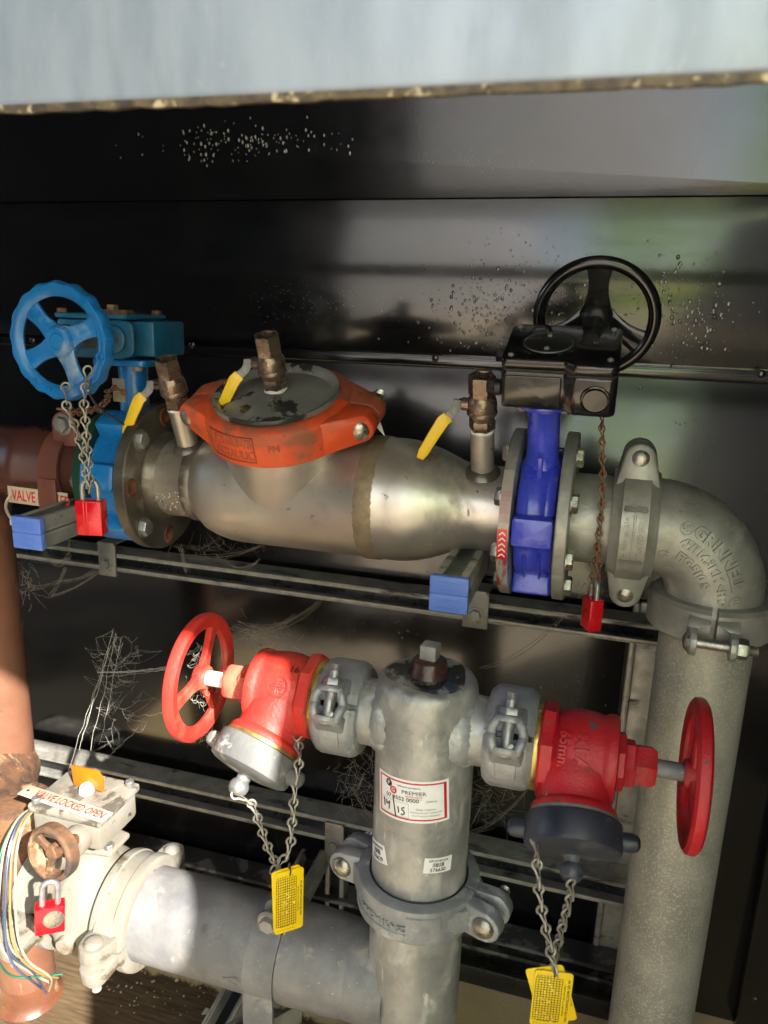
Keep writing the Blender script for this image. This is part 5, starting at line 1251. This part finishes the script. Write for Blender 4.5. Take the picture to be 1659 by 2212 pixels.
for (x0, y0, x1, y1) in ((-w_/2+e, h/2-e-bt, w_/2-e, h/2-e), (-w_/2+e, -h/2+e, w_/2-e, -h/2+e+bt), (-w_/2+e, -h/2+e+bt, -w_/2+e+bt, h/2-e-bt), (w_/2-e-bt*1.8, -h/2+e+bt, w_/2-e, h/2-e-bt)):
    q = patch(x0, y0, x1, y1, .0005, 20 if x1-x0 > .02 else 2); fr.add(q.v, q.f)
part('red_border', fr, M_signr, t)
def off(x, y, k=.00055): return lambda u, v, w2: f(x+u, y+v, k+w2)
tx = MB(); tx.text('07 3552 0000', h*.125, off(-w_*.115, h*.03), .00005, bold=.014, font_scale=(1.12, 1)); tx.text('PREMIER', h*.125, off(w_*.05, h*.20), .00005, font_scale=(1.15, 1)); tx.text('Maintained and tested by', h*.05, off(-w_*.01, h*.33), .00005, bold=.01)
part('black_print', tx, M_ink, t, smooth=0)
tx = MB(); tx.text('(24Hrs)', h*.075, off(w_*.27, h*.02), .00005)
for i, s_ in enumerate(('Design, Installation,', 'Maintenance and Testing of all', 'Fire Protection Equipment')): tx.text(s_, h*.055, off(w_*.20, -h*(.17+.075*i)), .00005)
for (x0, y0, x1, y1) in ((-w_*.43, -h*.06, -w_*.02, -h*.053), (-w_*.43, -h*.40, -w_*.02, -h*.393), (-w_*.43, -h*.40, -w_*.426, -h*.053), (-w_*.024, -h*.40, -w_*.02, -h*.053)):
    q = patch(x0, y0, x1, y1, .0005, 12); tx.add(q.v, q.f)
part('grey_print', tx, M_inkg, t, smooth=0)
tx = MB(); tx.text('SERVICES GROUP', h*.048, off(w_*.05, h*.115), .00005); tx.text('_________________', h*.04, off(w_*.06, h*.085), .00004)
part('red_print', tx, M_signr, t, smooth=0)
for cxx, cyy, mm, ch_ in ((-w_*.295, h*.32, M_ink, 'P'), (-w_*.225, h*.19, M_signr, 'G')):
    d_ = MB(); n = 26; vs = [f(cxx, cyy, .0006 if ch_ == 'P' else .0008)]+[f(cxx+h*.085*math.cos(2*PI*k/n), cyy+h*.085*math.sin(2*PI*k/n), .0006 if ch_ == 'P' else .0008) for k in range(n)]
    d_.add(vs, [(0, k+1, (k+1) % n+1) for k in range(n)]); b = part('logo_disc', d_, mm, t, smooth=0)
    part('logo_letter', MB().text(ch_, h*.13, lambda u, v, w2, a=cxx, c=cyy: f(a+u, c+v, .0010+w2), .00005, bold=.01), M_label, b, smooth=0)
pen = MB()
for st_ in ([(-.385, -.09), (-.375, -.27)], [(-.345, -.11), (-.335, -.20), (-.30, -.14), (-.295, -.13), (-.30, -.25), (-.305, -.31)], [(-.235, .05), (-.225, -.10), (-.215, -.25), (-.20, -.42)], [(-.165, -.17), (-.155, -.31)], [(-.075, -.16), (-.105, -.18), (-.11, -.22), (-.085, -.25), (-.08, -.30), (-.10, -.335), (-.125, -.33)]):
    pen.tube(spline([f(a*w_, b_*h, .0006) for a, b_ in st_], 5), .0007, 6)
part('handwritten_date', pen, M_ink, t)
for corners, lab, num in ((((917, 1854), (976, 1845), (973, 1878), (914, 1886)), 'small white barcode sticker numbered 576630 low on the riser', '576630'), (((805.5, 1806), (833, 1830), (832, 1866), (806.5, 1846)), 'small white barcode sticker numbered 576629 wrapping the riser left edge', '576629')):
    t, f, patch, w_, h = sticker(*corners, lab)
    print('st', w_, h)
    if num == '576629': w_ = .036; h = .0235
    part('label_face', patch(-w_/2, -h/2, w_/2, h/2, .0003, 10), M_label, t)
    tx = MB(); tx.text('GROSVENOR', h*.20, off(0, h*.30), .00005, bold=.01, font_scale=(1.0, 1)); tx.text(num, h*.32, off(0, -h*.30), .00005, bold=.015)
    random.seed(9); x = -w_*.20
    while x < w_*.20:
        bw = random.choice((.0003, .0005, .0009)); q = patch(x, -h*.1, x+bw, h*.17, .0005, 1); tx.add(q.v, q.f); x += bw+random.choice((.0003, .0006))
    part('print', tx, M_ink, t, smooth=0)

# ------------------------------------------------------------------ white butterfly valve at lower left
VX, VZ = -.631, -.822
wvv = thing('butterfly_valve', 'sun bleached white butterfly valve on the lower run at left', 'butterfly valve', T(VX, LY, VZ))
part('body', MB().lathe([(.05, -.042), (.060, -.042), (.062, -.030), (.072, -.018), (.074, -.010), (.074, .010), (.072, .018), (.062, .032), (.060, .042), (.05, .042)], 56, RX), M_whited, wvv)
part('boss', MB().lathe([(0, .014), (.011, .013), (.0125, .0), (.014, -.01)], 24, frame((.006, -.070, -.008), (0, -1, -.05))), M_whited, wvv)
part('neck', MB().lathe([(.036, .058), (.030, .070), (.0265, .085), (.0265, .120)], 32).prism(arc(0, 0, .030, 90, 270, 10)+[(.045, -.022), (.045, .022)], .095, .103, .003), M_whited, wvv)
part('bolt', MB().hexn((.036, -.014, .1035), (0, 0, 1), .0075, .006), M_bolt, wvv)
wg = thing('valve_gearbox', 'square bleached white gearbox with grimy lid and amber indicator', 'gearbox', T(-.626, .762, -.69))
part('case', MB().box((-.052, -.041, 0), (.052, .041, .041), .006), M_white, wg)
part('lid', MB().box((-.056, -.044, .0385), (.056, .044, .050), .003), M_lid, wg)
part('side_boss', MB().prism(arc(0, 0, .0185, 0, 360, 20)[:-1], 0, .020, .003, Matrix(((1, 0, 0, .022), (0, 0, -1, -.040), (0, 1, 0, .018), (0, 0, 0, 1)))), M_whited, wg)
for x, y in ((.046, .035), (-.046, .035), (-.047, -.036)): part('lid_screw', MB().cyl((x, y, .0495), (x, y, .057), .006, 18, bev=.001).box((x-.0055, y-.0006, .0565), (x+.0055, y+.0006, .0576)), M_bolt, wg)
em = MB().text('V', .012, lambda u, v, w_: (.030+u, .022+v, .0502+w_), .0005, bold=.01).text('(UL)  S', .009, lambda u, v, w_: (.020+u, -.006+v, .0502+w_), .0005)
part('raised_lettering', em, M_lid, wg)
ind = [(-.022, 0), (-.024, .030), (.018, .030), (.026, .020), (.025, .0), (.009, .001), (.006, .007), (0, .009), (-.006, .007), (-.008, .001)]
part('indicator', MB().prism(ind, -.0015, .0015, .0005, Matrix(((1, 0, 0, -.002), (0, 0, -1, .010), (0, 1, 0, .0515), (0, 0, 0, 1)))@Matrix.Rotation(R(0), 4, 'Y')), M_amber, wg)
part('indicator_knob', MB().lathe([(.010, .0495), (.0095, .056), (.0075, .060), (.004, .0625), (0, .063)], 24, T(0, .004, 0)).lathe([(0, .002), (.004, .002), (.004, 0)], 16, frame((0, -.003, .058), (0, -1, .3))), M_label, wg)
# sign on the lid
cs = [PZ(*q, -.637) for q in ((37, 1712), (65, 1697), (247, 1757), (217, 1775))]
a_, b_, c_, d_ = cs; ctr = sum(cs, Vector())/4; ux = ((c_-b_)+(d_-a_)).normalized(); vy = (b_-a_)+(c_-d_); vy = (vy-ux*vy.dot(ux)).normalized(); nz = ux.cross(vy)
wS = ((c_-b_).length+(d_-a_).length)/2; hS = max(.022, ((b_-a_).length+(c_-d_).length)/2)
Ms_ = Matrix((ux, vy, nz)).transposed().to_4x4(); Ms_.translation = ctr
sg = thing('valve_sign', 'cream sign reading VALVE LOCKED OPEN lying on the white gearbox lid', 'sign', Ms_)
part('plate', MB().box((-wS/2, -hS/2, -.0012), (wS/2, hS/2, 0), .0005), M_sign, sg)
part('red_letters', MB().text('VALVE LOCKED OPEN', hS*.82, lambda u, v, w_: Vector((u+.008, v, .0002+w_)), .0001, font_scale=(wS*.82/(hS*.82*10.1), 1), bold=.014), M_signr, sg, smooth=0)
part('hole', MB().lathe([(0, .0003), (.0022, .0003)], 14, T(-wS/2+.008, 0, 0)), M_ink, sg)
# small rusty handwheel
hubp = P(113, 1842, .648); sh0 = Vector((-.603, .722, -.671)); axd = (hubp-sh0).normalized()
part('input_shaft', MB().cyl(sh0-wg.matrix_world.translation, hubp-wg.matrix_world.translation, .0075, 16), M_rust, wg)
rh = thing('handwheel', 'small rusty handwheel on the white gearbox with a padlock through it', 'handwheel', frame(hubp, (-.12, -1, .12), (1, 0, 0)), 'valve handwheels')
part('rim', MB().lathe([(.0255, -.008), (.0262, .004), (.0285, .0075), (.0315, .0075), (.0342, .0045), (.0345, -.002), (.0340, -.009), (.030, -.011)], 60, None, 0, 2*PI, True), M_rust, rh)
for a in (28, 150, 262): part('spoke', spoke(MB(), R(a), .004, .0275, .0062, .0062, .0032, -.001, 0), M_rust, rh)
part('hub', MB().lathe([(0, .0035), (.007, .0035), (.0095, .001), (.010, -.014), (0, -.014)], 22), M_rust, rh)
pl = padlock(T(P(108, 1952, .625))@Matrix.Rotation(R(38), 4, 'Z')@Matrix.Rotation(R(4), 4, 'Y'), 'red padlock with silver disc locking the small rusty handwheel', .033, .036, .016, .030, .0170, disc=True, seams=False)
world_solo('black_tag', MB().prism(rrect(-.011, -.026, .011, .0, .003), -.002, .002, .001, T(P(76, 1980, .655))@Matrix.Rotation(R(90), 4, 'X')@Matrix.Rotation(R(-20), 4, 'Y')), M_blackd, 'small black plastic tag behind the lower left padlock', 'tag', P(76, 1980, .655))
# couplings either side of the white valve, bolts upright
for x, lab in ((-.567, 'bleached white coupling with upright bolt right of the white valve'), (-.695, 'bleached white coupling with upright bolt at the lower left edge')):
    coupling(axX(x, LY, VZ), lab, .0605, .0935, .050, M_white, M_white, head_r=.0125, earr=.0195, hr=.026, th=.016, rang=58)
world_solo('rusty_run_pipe', MB().tube(spline([(-.70, LY, VZ), (-.76, LY, VZ), (-.83, LY+.02, VZ+.0), (-.90, LY+.08, VZ+.0), (-.985, AY, VZ+.0)], 6), .0585, 36), M_rust, 'rust stained pipe leading from the lower left coupling toward the brown pipe', 'pipe', (-.76, LY, VZ))
world_solo('rusty_riser_stub', MB().lathe([(0, .105), (.040, .105), (.046, .102), (.048, .096), (.048, -.02)], 40, T(-.762, .785, -.80)), M_rust, 'rust and paint flecked capped stub standing at the left edge', 'pipe stub', (-.762, .785, -.80))
# electric wires
random.seed(2)
base = [P(72, 1746, .735), P(40, 1775, .70), P(14, 1840, .67), P(4, 1930, .65), P(2, 2020, .64), P(18, 2075, .64), P(60, 2110, .66), P(100, 2130, .69)]
ends = [(135, 2104), (112, 2125), (100, 2146), (92, 2136), (125, 2112), (106, 2140)]
for i, (mm, lab) in enumerate(((M_wireg, 'green wire of the loose bundle at lower left'), (M_wirew, 'pale wire of the loose bundle at lower left'), (M_wireb, 'slate blue wire of the loose bundle, ending farthest right'), (M_wireb, 'slate blue wire of the loose bundle, ending lowest'), (M_wiretan, 'brown wire of the loose bundle at lower left'), (M_wirew, 'pale wire running along the outside of the loose bundle'))):
    o_ = Vector((.0045*(i-2), .002*(i % 3), .003*((i*2) % 3-1)))
    pts = [p+o_*(.3+.3*k) for k, p in enumerate(base[:-1])]+[P(*ends[i], .69)]
    world_solo('wire', MB().tube(spline(pts, 8), .0015, 8), mm, lab, 'wire', base[0], 'loose electric wires')

# ------------------------------------------------------------------ cobwebs
def strand(mb, a, b, sag, r, n=8, jit=.0):
    pts = []
    for i in range(n+1):
        t = i/n; p = a.lerp(b, t); p = p+Vector((random.uniform(-jit, jit), random.uniform(-jit, jit), -sag*4*t*(1-t)+random.uniform(-jit, jit))); pts.append(p)
    mb.tube(pts, r, 3); return pts
random.seed(31); wb = MB()
def web(cx, cy, rx, ry, Y, n, r, jit=.004, dy=.05):
    r = r*.48; n = int(n*1.1)
    pts = [P(cx+random.gauss(0, rx*.5), cy+random.gauss(0, ry*.5), Y+random.uniform(-dy, dy)) for _ in range(n)]
    for i, p in enumerate(pts):
        near = sorted(pts, key=lambda q: (q-p).length)[1:4]
        for q in near[:random.choice((1, 2, 3))]: strand(wb, p, q, random.uniform(.0005, .003), r*random.uniform(.6, 1.3), 5, 0)
web(255, 1420, 60, 60, 1.05, 90, .00022); web(250, 1530, 60, 90, 1.05, 70, .00022)
for a, b in (((245, 1360), (170, 1620)), ((250, 1370), (195, 1620)), ((235, 1400), (140, 1680)), ((240, 1395), (175, 1600)), ((210, 1460), (355, 1445)), ((262, 1380), (215, 1610)), ((300, 1570), (235, 1630)), ((275, 1545), (355, 1540))):
    strand(wb, P(*a, 1.05), P(*b, 1.0), .003, .0003, 12, .0018)
for k in range(3): strand(wb, P(212, 1452, 1.02), P(358, 1441+k*3, .86), .002, .0005, 16, .0010)
web(425, 1500, 26, 34, .80, 60, .0003, dy=.02); web(425, 1420, 22, 28, .80, 40, .00025, dy=.02)
web(440, 1590, 60, 22, .95, 60, .00025)
struct('cobwebs', wb, M_web, kind='stuff', smooth=0)
wb = MB()
for a, b, s_ in (((510, 1345), (690, 1300), .03), ((505, 1352), (640, 1330), .02), ((0, 1275), (130, 1255), .01), ((130, 1255), (205, 1232), .006), ((107, 1285), (138, 1228), .004), ((107, 1287), (225, 1225), .008), ((80, 1165), (150, 1200), .03), ((150, 1200), (152, 1135), .0), ((390, 1180), (405, 1235), .004), ((400, 1200), (560, 1180), .012), ((470, 1200), (560, 1210), .02), ((820, 1780), (760, 1700), .01), ((1010, 1800), (1150, 1690), .02), ((1040, 1440), (1220, 1330), .02)):
    for k in range(6): strand(wb, P(a[0]+random.uniform(-6, 6), a[1]+random.uniform(-5, 5), 1.12+random.uniform(-.04, .04)), P(b[0]+random.uniform(-6, 6), b[1]+random.uniform(-5, 5), 1.12), s_*random.uniform(.6, 1.2), .0002, 20, .0008)
def fuzz(cx, cy, rx, ry, Y, n, r):
    r = r*.8
    for i in range(n):
        a = P(cx+random.gauss(0, rx*.5), cy+random.gauss(0, ry*.5), Y+random.uniform(-.03, .03)); b = a+Vector((random.gauss(0, .015), random.gauss(0, .01), random.gauss(0, .015))); strand(wb, a, b, .002, r, 4, .001)
fuzz(790, 1700, 60, 90, .95, 160, .00022); fuzz(1060, 1720, 60, 60, .95, 90, .00022); fuzz(460, 1185, 120, 12, 1.10, 60, .00016); fuzz(60, 1250, 22, 60, 1.0, 40, .0002); fuzz(1300, 1270, 130, 16, 1.1, 40, .0002); fuzz(560, 1375, 60, 30, 1.0, 50, .0002)
struct('dusty_cobwebs', wb, M_webd, kind='stuff', smooth=0)
